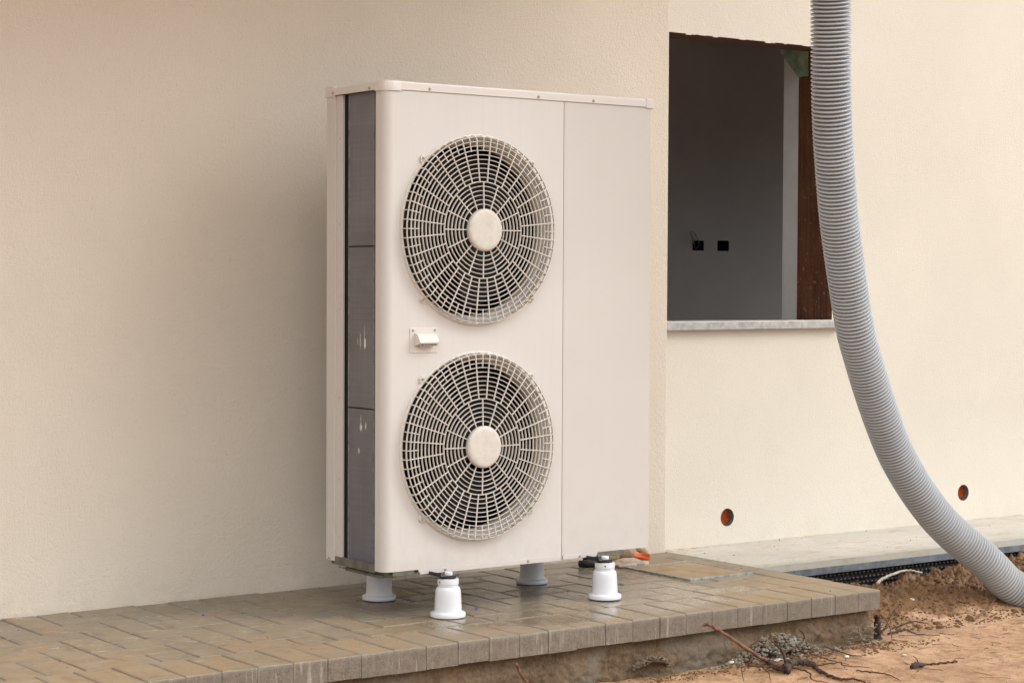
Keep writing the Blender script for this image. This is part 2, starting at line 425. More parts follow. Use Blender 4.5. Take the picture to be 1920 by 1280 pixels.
# ================================================================== SETTING
# ground: one far sheet plus the modelled soil round the paving
bm = bmesh.new(); bm.faces.new([bm.verts.new(p) for p in ((-150, -150, -.24), (150, -150, -.24), (150, 150, -.24), (-150, 150, -.24))])
g = link('ground_far', bm, M_SOIL); tag(g, kind='structure', label='bare sandy soil stretching away from the house')
def ground_h(x, y):
    v = Vector((x, y, 0))
    md = max(0, min(1, (x-1.50)/.12)); q = max(0, min(1, (y+.27)/.34)); q = q*q*(3-2*q)
    edge = .5+.5*noise.noise(v*4.3)
    q2 = max(0, min(1, (y+.21+.05*noise.noise(v*6)+.03*noise.noise(v*17))/.06))
    mound = md*q*(.075+.03*noise.noise(v*3+Vector((3, 0, 0)))+.012*edge)
    rough = md*max(q, .6*q2)
    h = -.168+.010*noise.noise(v*2.2)+.0055*noise.noise(v*6.5+Vector((4, 4, 0)))*min(1, max(0, (-.42-y)/.1))+.0022*noise.noise(v*19)+.0035*noise.fractal(v*12, 1, 2, 4)+mound
    if rough > 0:
        wv = v+Vector((noise.noise(v*25), noise.noise(v*25+Vector((7, 0, 0))), 0))*.012
        b4 = noise.noise(v*160)*.005; b1, b2, b3 = abs(noise.noise(wv*15)), abs(noise.noise(wv*34+Vector((2, 2, 0)))), abs(noise.noise(wv*75+Vector((5, 1, 0))))
        h += rough*(.034*b1+.034*b2+.022*b3+b4-.020)
    # soil banked against the footing
    bank = max(0, 1-abs(y+.40)/.09) if x < 1.62 else 0
    fr = noise.fractal(v*22, .9, 2.1, 6) if bank > 0 else 0; tb = noise.turbulence(v*38+Vector((5, 1, 0)), 4, True) if bank > 0 else 0
    bn = max(0, noise.noise(v*5+Vector((9, 0, 0)))+.25)
    h += bank*(.020*bn+.010*fr*bank+.008*(tb-.5))
    if x > 2.0 and x < 3.0: # hose has pressed a shallow hollow
        dd = abs(y+.02+(x-2.4)*.55); h -= .012*max(0, 1-dd/.12)*(1-rough*.3)
    return h, min(1, md*q2+bank*.55*(.5+bn))
def from_py(name, V, F, m, smooth=False):
    me = bpy.data.meshes.new(name); me.from_pydata(V, [], F); me.materials.append(m)
    if smooth: me.polygons.foreach_set('use_smooth', [True]*len(F))
    o = bpy.data.objects.new(name, me); COL.objects.link(o); return o
def axis(lo, hi, fine_lo, fine_hi, f, c):
    out = [lo]
    while out[-1] < hi: out.append(out[-1]+(f if fine_lo < out[-1] < fine_hi else c))
    return out
XS = axis(-.6, 3.9, 1.48, 3.2, .0055, .0095); YS = axis(-1.9, .19, -.42, .2, .0050, .0095)
V, att = [], []
for y in YS:
    for x in XS:
        h, c = ground_h(x, y); e = max(0, min(1, (x+.6)/.4, (3.9-x)/.4, (y+1.9)/.4))
        V.append((x, y, -.245+(h+.245)*e)); att.append(c)
nx = len(XS)
F = [(j*nx+i, j*nx+i+1, (j+1)*nx+i+1, (j+1)*nx+i) for j in range(len(YS)-1) for i in range(nx-1)]
g = from_py('ground', V, F, M_SOIL, True); tag(g, kind='structure', label='pale wet sandy soil with a darker mound of loose earth')
at_ = g.data.attributes.new('clod', 'FLOAT', 'POINT'); at_.data.foreach_set('value', att)

# pavement of herringbone pavers with a header course on the outer edge
PX1, PY0, PY1, TH = 1.5526, -.372, .627, .060
bm = bmesh.new(); tl = bm.faces.layers.float.new('tint')
eg = bm.verts.layers.float.new('edge')
def add_paver(x0, x1, y0, y1, t, gp=None):
    if gp is None: gp = random.choice((.0008, .0010, .0010, .0014, .0021))
    dz = random.uniform(-.0010, .0004); b = .0030
    x0 += gp; x1 -= gp; y0 += gp*random.uniform(.3, 1); y1 -= gp*random.uniform(.3, 1)
    t1, t2 = random.uniform(-.0007, .0007), random.uniform(-.0007, .0007); ns_ = 7; sd = random.random()*90
    base = []
    for (ax, ay), (bx, by) in (((x0, y0), (x1, y0)), ((x1, y0), (x1, y1)), ((x1, y1), (x0, y1)), ((x0, y1), (x0, y0))):
        for k in range(ns_): base.append((ax+(bx-ax)*k/ns_, ay+(by-ay)*k/ns_))
    mx, my, hx, hy = (x0+x1)/2, (y0+y1)/2, (x1-x0)/2, (y1-y0)/2
    def ring(ins, z, til=0, am=.0, e=0.0):
        out = []
        for i, (X, Y) in enumerate(base):
            w_ = am*noise.noise(Vector((i*.83, sd, 1))) if am else 0
            q = ins+w_+abs(w_)*.5
            X2 = mx+(X-mx)*(1-q/hx); Y2 = my+(Y-my)*(1-q/hy)
            v = bm.verts.new((X2, Y2, z+til*(t1*(X-mx)/hx+t2*(Y-my)/hy)-(abs(w_)*.35 if til and e else 0))); v[eg] = e; out.append(v)
        return out
    zb_ = -TH+random.uniform(-.002, .002)
    rs = [ring(0, zb_, 0, .0015, 1), ring(0, dz-b*1.3, 1, .0014, 1), ring(b*.35, dz-b*.35, 1, .0022, 1), ring(b*1.1, dz, 1, .0026, 1), ring(.017, dz+.0002, 1, .004, 0)]
    fs = []; n_ = len(base)
    for a_, c_ in zip(rs, rs[1:]):
        for k in range(n_): fs.append(bm.faces.new((a_[k], a_[(k+1) % n_], c_[(k+1) % n_], c_[k])))
    fs.append(bm.faces.new(rs[-1]))
    for f in fs: f[tl] = t
x = PX1
while x > -4.2:
    wdt = .0975+random.uniform(-.001, .001)
    add_paver(x-wdt, x, PY0+random.uniform(-.0018, .0003), PY0+.1985, random.random(), .0008); x -= wdt
U = .1
for j in range(8):
    for i in range(-58, 1):
        k = (i-j) % 4
        if k == 0: c = (i, i+2, j, j+1)
        elif k == 3: c = (i, i+1, j, j+2)
        elif k == 1 and i-1 < -58: c = (i, i+1, j, j+1)
        elif k == 2 and j == 0: c = (i, i+1, j, j+1)
        else: continue
        xa, xb = PX1-U+c[0]*U, PX1-U+min(c[1], 1)*U
        ya, yb = PY0+.2+c[2]*U, min(PY0+.2+c[3]*U, PY1-.004)
        if xa > 1.16 and xb < 1.47 and ya > .05 and yb < .4: continue
        add_paver(xa, xb, ya, yb, random.random())
pv = link('pavement', bm, M_PAVER); tag(pv, kind='structure', label='wet herringbone concrete pavers along the house wall')
js = mbox('pavement_bed', M_JOINT, None, -4.2, 1.549, -.3690, .627, -.0595, -.0036); tag(js, kind='structure', label='sand filling the joints between the pavers')

# footing under the pavement, rough earth-stained concrete
bm = bmesh.new()
def strip(bm, fn, na, nb):
    gr = [[bm.verts.new(fn(a/na, b/nb)) for a in range(na+1)] for b in range(nb+1)]
    for b in range(nb):
        for a in range(na): bm.faces.new((gr[b][a], gr[b][a+1], gr[b+1][a+1], gr[b+1][a]))
def foot_face(a, b):
    x = -4.2+a*5.738; z = -.0605-b*.20; v = Vector((x, 0, z))
    e = min(1, b/.06)
    y = -.341-.020*b+e*(.014*noise.fractal(v*9, .9, 2, 5)+.016*(noise.turbulence(v*26, 4, True)-.6)*min(1, b*2.2)+.004*noise.noise(v*90))
    y -= .028*max(0, noise.noise(v*Vector((4.5, 1, 7)).x*0+Vector((x*4.2, 3.3, z*9)))-.1)*min(1, b*1.6)
    return (x, y, z)
strip(bm, foot_face, 780, 34)
def foot_side(a, b):
    y = foot_face(1, b)[1]; y = y+(.16-y)*a; z = -.0605-b*.2
    return (1.538+.006*noise.noise(Vector((y*9, z*9, 1)))*min(1, a*6), y, z)
strip(bm, foot_side, 40, 34)
bmesh.ops.remove_doubles(bm, verts=bm.verts[:], dist=.0002)
ft = link('footing', bm, M_BASE, smooth=True); tag(ft, kind='structure', label='earth-stained concrete footing under the paving edge')

# pale concrete path on the right, with its stone edging and drainage membrane
def path_fn(a, b):
    return (1.5535+a*8.4, .165+b*.5, -.0012)
bm = bmesh.new(); strip(bm, path_fn, 60, 6); box(bm, 1.5535, 9.95, .1652, .66, -.0225, -.0016)
pt = link('path', bm, M_SLAB); tag(pt, kind='structure', label='pale dusty concrete path along the recessed wall')
ed = mbox('path_edging', M_EDGE, None, 1.5535, 9.95, .163, .3, -.046, -.0228, bevel=.0012); tag(ed, kind='structure', label='blue-grey stone edge under the pale path')
bm = bmesh.new(); box(bm, 1.54, 9.9, .181, .19, -.30, -.0465)
for r_ in range(7):
    for c_ in range(150):
        cx = 1.55+c_*.0200+(.010 if r_ % 2 else 0); cz = -.057-r_*.0175; prev = None
        for rr_, yy_ in ((.0072, .1808), (.0066, .1768), (.0045, .1742), (.0020, .1732)):
            ring = [bm.verts.new((cx+rr_*math.cos(q*math.pi/5), yy_, cz+rr_*math.sin(q*math.pi/5))) for q in range(10)]
            if prev:
                for q in range(10): bm.faces.new((prev[q], prev[(q+1) % 10], ring[(q+1) % 10], ring[q]))
            prev = ring
        bm.faces.new(prev)
mb = link('drainage_membrane', bm, M_MEMB); autosmooth(mb, 50); tag(mb, 'black dimpled plastic membrane showing below the blue-grey path edging', 'drainage membrane')

# ================================================================== HOUSE
WX = 1.545; WY2 = .665
H = empty('house', (WX, .627, 0)); H.matrix_world = Matrix.Identity(4)
tag(H, 'cream stuccoed house with an unglazed window opening beside the corner', 'house')
bm = bmesh.new()
def wall_fn(a, b): return (-6.5+a*(WX+6.5), .627, -.3+b*3.3)
strip(bm, wall_fn, 8, 4)
strip(bm, lambda a, b: (WX, .627+a*(WY2-.627+.01), -.3+b*3.3), 1, 4)
bmesh.ops.remove_doubles(bm, verts=bm.verts[:], dist=.0002)
w1 = link('wall', bm, M_ST1, H, bevel=.003); w1['label'] = 'projecting stucco wall behind the heat pump'
# recessed wall with the window opening and two pipe holes
OX0, OX1, OZ0, OZ1 = 1.56, 2.376, .793, 1.792
bm = bmesh.new(); TOP = 3.4; RX = 10
rect(bm, WX-.01, OX0, OZ0, OZ1, WY2)
rect(bm, WX-.01, RX, OZ1, TOP, WY2)
rect(bm, OX1, 3.95, OZ0, OZ1, WY2); rect(bm, 4.95, RX, OZ0, OZ1, WY2)  # leaves a gap for the added opening out of view
HO = [(1.864, .094), (3.108, .108)]
cells = [(1.72, 2.0, 0), (2.96, 3.24, 1)]
xs = WX-.01
rect(bm, WX-.01, RX, .25, OZ0, WY2); rect(bm, WX-.01, RX, -.3, -.02, WY2)
for a_, b_, k in cells:
    rect(bm, xs, a_, -.02, .25, WY2); holecell(bm, a_, b_, -.02, .25, HO[k][0], HO[k][1], .0315, WY2, .0, 32); xs = b_
rect(bm, xs, RX, -.02, .25, WY2)
w2 = link('wall', bm, M_ST2, H); w2['label'] = 'recessed, brighter stucco wall around the window'
for k, (hx, hz) in enumerate(HO):
    bm = bmesh.new(); n = 32; rs = []
    for dy, r in ((-.0005, .0315), (.010, .0305), (.036, .030), (.05, .031)):
        rs.append([bm.verts.new((hx+(r+.0012*noise.noise(Vector((i*.9, dy*90, k))))*math.cos(2*math.pi*i/n), WY2+dy, hz+(r+.0012*noise.noise(Vector((i*.9, dy*90, k+7))))*math.sin(2*math.pi*i/n))) for i in range(n)])
    for a, b in zip(rs, rs[1:]):
        for i in range(n): bm.faces.new((a[i], a[(i+1) % n], b[(i+1) % n], b[i]))
    hl = link('pipe_hole', bm, M_CAVE, H, smooth=True)
    bm = bmesh.new(); lathe(bm, [(.0295, -.03), (.0295, .02), (.027, .022), (.026, .012), (.0, .012)], 32, 'Y', (hx, WY2+.045, hz), cap=False)
    link('pipe_cap', bm, M_ORANGE, hl, smooth=False)
# reveals, frame, sill
FY = .85
bm = bmesh.new(); box(bm, OX1, OX1+.05, WY2+.0015, FY, OZ0-.004, 1.70); box(bm, OX1, OX1+.05, WY2+.0015, .80, 1.7001, OZ1)
wf = link('window', bm, M_BROWN, H); wf['label'] = 'unglazed opening lined with brown primed boards'
hb = mbox('header_board', M_BROWN, wf, OX0-.02, OX1+.05, WY2+.0015, .80, OZ1+.0005, OZ1+.05)
bm = bmesh.new()
for P in (((3.95, OZ0), (3.95, OZ1)), ((4.95, OZ0), (4.95, OZ1)), ((3.95, OZ1), (4.95, OZ1)), ((3.95, OZ0), (4.95, OZ0))):
    (xa, za), (xb, zb_) = P; bm.faces.new([bm.verts.new(p) for p in ((xa, WY2+.001, za), (xb, WY2+.001, zb_), (xb, .94, zb_), (xa, .94, za))])
added_opening = link('window', bm, M_BROWN, H)  # added unseen opening, lets extra daylight into the room
bm = bmesh.new()   # ragged lower render edge over the header
for i in range(26):
    x_ = OX0+i*.0312
    if random.random() < .55: box(bm, x_, x_+random.uniform(.01, .035), WY2-.001, WY2+.004, OZ1-random.uniform(.001, .0045), OZ1+.002)
re_ = link('ragged_render', bm, M_ST2, wf); re_['kind'] = 'stuff'
sl = mbox('window_sill', M_SILL, wf, WX+.003, OX1+.034, .633, FY+.09, OZ0-.030, OZ0-.0035, bevel=.002)
bm = bmesh.new(); box(bm, OX1+.003, OX1+.06, FY+.0005, .934, .70, 1.86)
link('inner_reveal', bm, M_REVEAL, H)
bm = bmesh.new()   # green insulation wedge in the upper corner
yz = [(.802, OZ1+.03), (.802, 1.702), (.853, 1.702), (.953, 1.806), (.953, OZ1+.03)]
A = [bm.verts.new((OX1-.0015, y_, z_)) for y_, z_ in yz]; B = [bm.verts.new((OX1+.05, y_, z_)) for y_, z_ in yz]
bm.faces.new(A); bm.faces.new(B)
for i in range(5): bm.faces.new((A[i], A[(i+1) % 5], B[(i+1) % 5], B[i]))
link('insulation_board', bm, M_GREEN, H)
# dark room behind
BY = 2.0
OUT = [(2.857, 2.925, 1.067, 1.110), (3.003, 3.072, 1.066, 1.112)]
bm = bmesh.new()
rect(bm, -.5, 5.5, 1.2, 2.7, BY); rect(bm, -.5, 5.5, -.2, .95, BY)
xs = -.5
for a_, b_, c_, d_ in OUT:
    rect(bm, xs, a_, .95, 1.2, BY); rect(bm, a_, b_, d_, 1.2, BY); rect(bm, a_, b_, .95, c_, BY); xs = b_
rect(bm, xs, 5.5, .95, 1.2, BY)
link('interior_wall', bm, M_PLAST, H)
bm = bmesh.new()
for P in (((-.5, .94, -.2), (-.5, BY, -.2), (-.5, BY, 2.7), (-.5, .94, 2.7)), ((5.5, .94, -.2), (5.5, BY, -.2), (5.5, BY, 2.7), (5.5, .94, 2.7))):
    bm.faces.new([bm.verts.new(p) for p in P])
rect(bm, -.5, OX0-.06, -.2, 2.7, .94); rect(bm, OX1+.05, 3.95, -.2, 2.7, .94); rect(bm, 4.95, 5.5, -.2, 2.7, .94); rect(bm, 3.95, 4.95, -.2, OZ0, .94); rect(bm, 3.95, 4.95, OZ1, 2.7, .94)
rect(bm, OX0-.06, OX1+.05, -.2, .76, .94); rect(bm, OX0-.06, OX1+.05, 1.86, 2.7, .94)
bm.faces.new([bm.verts.new(p) for p in ((OX0-.06, .80, 1.83), (OX1+.05, .80, 1.83), (OX1+.05, .94, 1.86), (OX0-.06, .94, 1.86))])
bm.faces.new([bm.verts.new(p) for p in ((OX0-.05, .66, .7), (OX0-.05, .94, .7), (OX0-.05, .94, 1.9), (OX0-.05, .66, 1.9))])
link('interior_wall', bm, M_PLAST, H)
bm = bmesh.new(); bm.faces.new([bm.verts.new(p) for p in ((-.5, .94, -.2), (5.5, .94, -.2), (5.5, BY, -.2), (-.5, BY, -.2))])
link('interior_floor', bm, M_SLAB, H)
bm = bmesh.new(); bm.faces.new([bm.verts.new(p) for p in ((-.5, .94, 2.7), (5.5, .94, 2.7), (5.5, BY, 2.7), (-.5, BY, 2.7))])
link('interior_ceiling', bm, M_PLAST, H)
for k, (a_, b_, c_, d_) in enumerate(OUT):
    bm = bmesh.new(); box(bm, a_-.001, b_+.001, BY+.004, BY+.05, c_-.001, d_+.001)
    ob = bmesh.ops.delete(bm, geom=[f for f in bm.faces if f.calc_center_median().y < BY+.01], context='FACES')
    o_ = link('outlet_box', bm, M_BLACK, H)
    if k == 0:
        bm = bmesh.new()
        twig(bm, [(2.905, BY+.03, 1.072), (2.885, BY-.01, 1.095), (2.862, BY-.03, 1.118), (2.838, BY-.035, 1.14), (2.822, BY-.03, 1.148), (2.822, BY-.03, 1.135), (2.845, BY-.02, 1.11), (2.880, BY+.01, 1.08)], .0024, .0024, 6, 6, 0)
        link('cable', bm, M_ZINC, o_)
# overhang above and the rest of the house volume
mbox('roof_overhang', M_ST1, H, -6.5, 1.56, -.74, .622, 2.62, 2.80)
bm = bmesh.new(); box(bm, -6.5, 10, .70, 7.5, 2.75, 3.0)
link('ceiling_slab', bm, M_ST1, H)
bm = bmesh.new()
for P in (((-6.5, .627, -.3), (-6.5, 7.5, -.3), (-6.5, 7.5, 3.0), (-6.5, .627, 3.0)), ((10, .665, -.3), (10, 7.5, -.3), (10, 7.5, 3.4), (10, .665, 3.4)), ((-6.5, 7.5, -.3), (10, 7.5, -.3), (10, 7.5, 3.0), (-6.5, 7.5, 3.0))):
    bm.faces.new([bm.verts.new(p) for p in P])
link('outer_wall', bm, M_ST2, H)
bm = bmesh.new()
vs = [bm.verts.new(p) for p in ((-6.8, -.65, 2.66), (10.3, -.1, 3.42), (10.3, 4, 4.6), (-6.8, 4, 4.4), (10.3, 7.9, 3.2), (-6.8, 7.9, 3.0))]
vs[0].co = (-6.8, .5, 3.30); vs[1].co = (10.3, .5, 3.42)
bm.faces.new((vs[0], vs[1], vs[2], vs[3])); bm.faces.new((vs[3], vs[2], vs[4], vs[5]))
rf = link('roof', bm, plain('clay_roof', (.35, .16, .09), .8, 0, .2, 6, .3), H)
sm = rf.modifiers.new('solid', 'SOLIDIFY'); sm.thickness = .12

# ================================================================== HEAT PUMP
HP = empty('heat_pump'); tag(HP, 'tall ivory heat pump outdoor unit with two round fan grilles', 'heat pump')
W, D, ZB, ZT, SE, RC = .945, .3088, .1325, 1.4525, .6128, .026
GX, GZ = .309, (.4665, 1.0745)
bm = bmesh.new()
y0 = 0.0
zmid = (GZ[0]+GZ[1])/2
rect(bm, RC, SE-.0012, ZB, GZ[0]-.30, y0)
holecell(bm, RC, SE-.0012, GZ[0]-.30, zmid, GX, GZ[0], .258, y0, .03, 96, .245)
holecell(bm, RC, SE-.0012, zmid, GZ[1]+.30, GX, GZ[1], .258, y0, .03, 96, .245)
rect(bm, RC, SE-.0012, GZ[1]+.30, ZT, y0)
arc = [(RC-RC*math.sin(t*math.pi/2/10), RC-RC*math.cos(t*math.pi/2/10)) for t in range(11)]
arc += [(0, .046), (.0012, .0472), (.012, .0472)]
vz = [[bm.verts.new((x_, y_, z_)) for x_, y_ in arc] for z_ in (ZB, ZT)]
for i in range(len(arc)-1): bm.faces.new((vz[0][i], vz[0][i+1], vz[1][i+1], vz[1][i]))
bmesh.ops.remove_doubles(bm, verts=bm.verts[:], dist=.0001)
# seam returns
for x_ in (SE-.0012,):
    bm.faces.new([bm.verts.new(p) for p in ((x_, 0, ZB), (x_, .012, ZB), (x_, .012, ZT), (x_, 0, ZT))])
fp = autosmooth(link('front_panel', bm, M_PAINT, HP), 30)
# service panel
bm = bmesh.new(); n = 6; r5 = .006
pts = [(SE+.0012, .012), (SE+.0012, .0008), (SE+.002, 0)]+[(SE+.007, 0), (SE+.0074, -.0004), (SE+.0084, -.0004), (SE+.0088, 0)]
pts += [(W-r5+r5*math.sin(t*math.pi/2/n), r5-r5*math.cos(t*math.pi/2/n)) for t in range(n+1)]+[(W, D)]
vz = [[bm.verts.new((x_, y_, z_)) for x_, y_ in pts] for z_ in (ZB, ZT)]
for i in range(len(pts)-1): bm.faces.new((vz[0][i], vz[0][i+1], vz[1][i+1], vz[1][i]))
autosmooth(link('service_panel', bm, M_PAINT2, HP), 30)
# inner dark box, backing, divider
bm = bmesh.new(); box(bm, .014, SE+.02, .10, D-.045, ZB+.002, ZT-.002)
fz = [f for f in bm.faces if abs(f.calc_center_median().y-.10) < .001]
bmesh.ops.delete(bm, geom=fz, context='FACES')
box(bm, SE-.004, SE+.0045, .0125, .11, ZB, ZT)
link('inner_cavity', bm, M_DARK, HP)
bm = bmesh.new()
for cz in GZ:
    pass
rear = mbox('rear_panel', M_PAINT2, HP, .62, W-.001, D-.004, D, ZB, ZT)
# fans and shrouds
def fan(cz):
    bm = bmesh.new(); n = 72; rs = []
    for r, y in ((.2445, .0305), (.2415, .035), (.240, .044), (.240, .058), (.243, .0585)):
        rs.append([bm.verts.new((GX+r*math.cos(2*math.pi*i/n), y, cz+r*math.sin(2*math.pi*i/n))) for i in range(n)])
    for a, b in zip(rs, rs[1:]):
        for i in range(n): bm.faces.new((a[i], a[(i+1) % n], b[(i+1) % n], b[i]))
    link('fan_shroud', bm, M_SHROUD, HP, smooth=True)
    bm = bmesh.new()  # plate closing the gap round the shroud
    holecell(bm, .012, SE-.004, cz-.2975, cz+.2975, GX, cz, .2425, .0590, 0, 72)
    link('shroud_plate', bm, M_DARK, HP)
    bm = bmesh.new(); lathe(bm, [(.055, -.06), (.055, 0), (.05, .006), (.0, .008)], 32, 'Y', (GX, .085, cz), cap=False)
    f = link('fan', bm, M_BLADE, HP, smooth=True)
    for k in range(3):
        bm = bmesh.new(); a0 = k*2*math.pi/3+(.4 if cz < .7 else 1.1)
        gr = []
        for i in range(9):
            rr_ = .05+i*.0215; row = []
            for j in range(9):
                s = (j/8-.5); sw = s*(1.5+.25*(i/8))+.35*(i/8)**1.5
                a_ = a0+sw; row.append(bm.verts.new((GX+rr_*math.cos(a_), .105+s*.055-.006*math.sin(i/8*3), cz+rr_*math.sin(a_))))
            gr.append(row)
        for i in range(8):
            for j in range(8): bm.faces.new((gr[i][j], gr[i][j+1], gr[i+1][j+1], gr[i+1][j]))
        link('fan_blade', bm, M_BLADE, f, smooth=True)
for cz in GZ: fan(cz)
# grilles
def grille(cz, mess):
    made0 = set(bpy.data.objects)
    bm = bmesh.new()
    def P(r, a, y): return Vector((GX+r*math.cos(a), y, cz+r*math.sin(a)))
    def yfront(r):
        if r < .256: return -.030-.004*max(0, 1-r/.16)
        t = min(1, (r-.256)/.0100); return -.030*math.sqrt(max(0, 1-t**2.6))
    def ringbar(r, wd, dp, y, n=96):
        rs = []
        for dr, dy in ((-wd/2, dp), (-wd/2*.75, .0), (wd/2*.75, .0), (wd/2, dp)):
            rs.append([bm.verts.new(P(r+dr, 2*math.pi*i/n, y+dy)) for i in range(n)])
        rs.append(rs[0])
        for a, b in zip(rs, rs[1:]):
            for i in range(n): bm.faces.new((a[i], a[(i+1) % n], b[(i+1) % n], b[i]))
    r = .0600; k = 0
    while k < 16:
        r += .01253; k += 1
        wd = .0021 if abs(r-.1352) > .004 else .0030
        ringbar(r, wd, .0050, yfront(r)+.0018)
    def bar(a, ra, rb, wd=.0031, dp=.004):
        m_ = 12; rows = []
        t = Vector((-math.sin(a), 0, math.cos(a)))
        for i in range(m_+1):
            r_ = ra+(rb-ra)*i/m_
            if rb > .26: r_ = ra+(rb-ra)*(1-(1-i/m_)**1.7)
            y_ = yfront(r_)
            c_ = P(r_, a, y_)
            rad = Vector((math.cos(a), 0, math.sin(a)))
            inn = Vector((0, 1, 0)) if r_ < .248 else (Vector((0, 1, 0))*.45-rad*.9).normalized()
            rows.append([bm.verts.new(c_+t*s*wd/2*q+inn*e) for s, e, q in ((-1, dp, 1), (-1, .0006, .8), (1, .0006, .8), (1, dp, 1))])
        for p, q in zip(rows, rows[1:]):
            for i in range(4): bm.faces.new((p[i], p[(i+1) % 4], q[(i+1) % 4], q[i]))
        bm.faces.new(rows[0]); bm.faces.new(rows[-1])
    for i in range(16): bar(i*math.pi/8, .055, .1362)
    for i in range(32): bar((i+.5)*math.pi/16, .1345, .2658)
    for i in range(32): bar(i*math.pi/16, .2210, .2658, .0026)
    gr = autosmooth(link('fan_grille', bm, M_GRILLE, HP), 60)
    bm = bmesh.new(); n = 96; rs = []
    for r_, y_ in ((.2590, .002), (.2600, -.0035), (.2620, -.0055), (.2655, -.0055), (.2682, -.0028), (.2688, .0002)):
        rs.append([bm.verts.new(P(r_, 2*math.pi*i/n, y_)) for i in range(n)])
    for a, b in zip(rs, rs[1:]):
        for i in range(n): bm.faces.new((a[i], a[(i+1) % n], b[(i+1) % n], b[i]))
    link('rim', bm, M_GRILLE, gr, smooth=True)
    bm = bmesh.new(); lathe(bm, [(.0560, -.010), (.0595, -.004), (.0595, .004), (.0575, .008), (.053, .0105), (.045, .0112), (.022, .0112), (.019, .0105), (.006, .0104)], 48, 'Y', (GX, -.033, cz))
    autosmooth(link('hub_cap', bm, M_HUB, gr), 50)
    for sx in (-1, 1):
        for sz in (-1, 1):
            ex, ez = GX+sx*.1885, cz+sz*.1965
            ctr = Vector((GX+sx*.1905, 0, cz+sz*.1905))
            rad = Vector((sx, 0, sz)).normalized(); tn = Vector((-sz, 0, sx)).normalized()
            bm = bmesh.new(); tri = [ctr+tn*.014, ctr+rad*.013+tn*.0045, ctr+rad*.013-tn*.0045, ctr-tn*.014]
            A = [bm.verts.new(p+Vector((0, -.0062, 0))) for p in tri]; B = [bm.verts.new(p+Vector((0, .0005, 0))) for p in tri]
            bm.faces.new(A)
            for i in range(4): bm.faces.new((A[i], A[(i+1) % 4], B[(i+1) % 4], B[i]))
            link('mounting_ear', bm, M_GRILLE, gr, bevel=.001)
            screw((ctr+rad*.0055).to_tuple(), 'Y', gr, .0036, -.0062)
    for o_ in set(bpy.data.objects)-made0:
        for v in o_.data.vertices: v.co.x = GX+(v.co.x-GX)*.968
def screw(p, axis='Y', parent=None, r=.0042, off=0.0):
    bm = bmesh.new()
    c = (p[0], p[1]+off, p[2]) if axis == 'Y' else (p[0]+off, p[1], p[2])
    lathe(bm, [(r, 0), (r, .0012), (r*.85, .0026), (r*.5, .0034), (r*.3, .0026), (.0002, .0018)], 16, axis, c, cap=False)
    return link('screw', bm, M_SCREW, parent or HP, smooth=True)
for i, cz in enumerate(GZ): grille(cz, i)
# lid
bm = bmesh.new(); e = .003; zl0, zl1 = 1.4530, 1.4775; rb = .007
def outline(o, rc):
    x0, x1, y0_, y1_ = -e+o, W+e-o, -e+o, D+e-o; pts = []
    for cx, cy, a0, r in ((x0+rc, y0_+rc, 180, rc), (x1-.012, y0_+.012, 270, .012), (x1-.012, y1_-.012, 0, .012), (x0+.012, y1_-.012, 90, .012)):
        r = max(.001, r-o*0)
        for i in range(9): t = R(a0+i*90/8); pts.append((cx+r*math.cos(t), cy+r*math.sin(t)))
    return pts
rings = []
for o, z in ((.0005, zl0+.003), (0, zl0), (0, zl1-rb), (rb*.3, zl1-rb*.29), (rb, zl1), (.09, zl1+.001)):
    rings.append([bm.verts.new((x_, y_, z)) for x_, y_ in outline(o, .031 if o < .05 else .002)])
for a, b in zip(rings, rings[1:]):
    for i in range(len(a)): bm.faces.new((a[i], a[(i+1) % len(a)], b[(i+1) % len(a)], b[i]))
bm.faces.new(rings[-1])
lid = autosmooth(link('lid', bm, M_LID, HP), 40)
def cap(x0, x1, y0_, y1_, m=M_LID): return mbox('corner_cap', m, lid, x0, x1, y0_, y1_, zl0-.0045, zl1+.0012, bevel=.0035, seg=3)
cap(W-.026, W+e+.0014, -e-.0014, .026); cap(-e-.0014, .03, D-.045, D+e+.0014)
bm = bmesh.new(); o_ = []   # rounded front left corner cap
for z, g_ in ((zl0-.0035, .0012), (zl1-rb+.001, .0012), (zl1-rb*.25+.001, -.0010), (zl1+.0012, -.006), (zl1+.0014, -.02)):
    rc = .033; ring = [bm.verts.new((.050, -e-g_, z))]
    for i in range(11):
        t = R(270-i*9); ring.append(bm.verts.new((-e+rc+(rc+g_)*math.cos(t), -e+rc+(rc+g_)*math.sin(t), z)))
    ring.append(bm.verts.new((-e-g_, .046, z))); o_.append(ring)
for a, b in zip(o_, o_[1:]):
    for i in range(len(a)-1): bm.faces.new((a[i], a[i+1], b[i+1], b[i]))
link('corner_cap', bm, M_LID, lid, smooth=True)
for x_ in (.144, .518, .719): screw((x_, -e, 1.4600), 'Y', lid)
screw((-e, .075, 1.4600), 'X', lid); screw((-e-.0014, .268, 1.4600), 'X', lid)
# rear left post: outer strip + inner flange
bm = bmesh.new(); box(bm, 0, .02, .262, D, ZB+.002, ZT); box(bm, .004, .012, .228, .2618, ZB+.012, ZT)
post = link('corner_post', bm, M_PAINT2, HP, bevel=.0012)
screw((0, .290, .1415), 'X', post)
for z_ in (.37, .60, .85, 1.09, 1.33, .205):
    bm = bmesh.new(); lathe(bm, [(.0012, 0), (.0012, .0006), (.0002, .0006)], 10, 'X', (.004, .243, z_), cap=False)
    link('screw_hole', bm, M_BLACK, post)
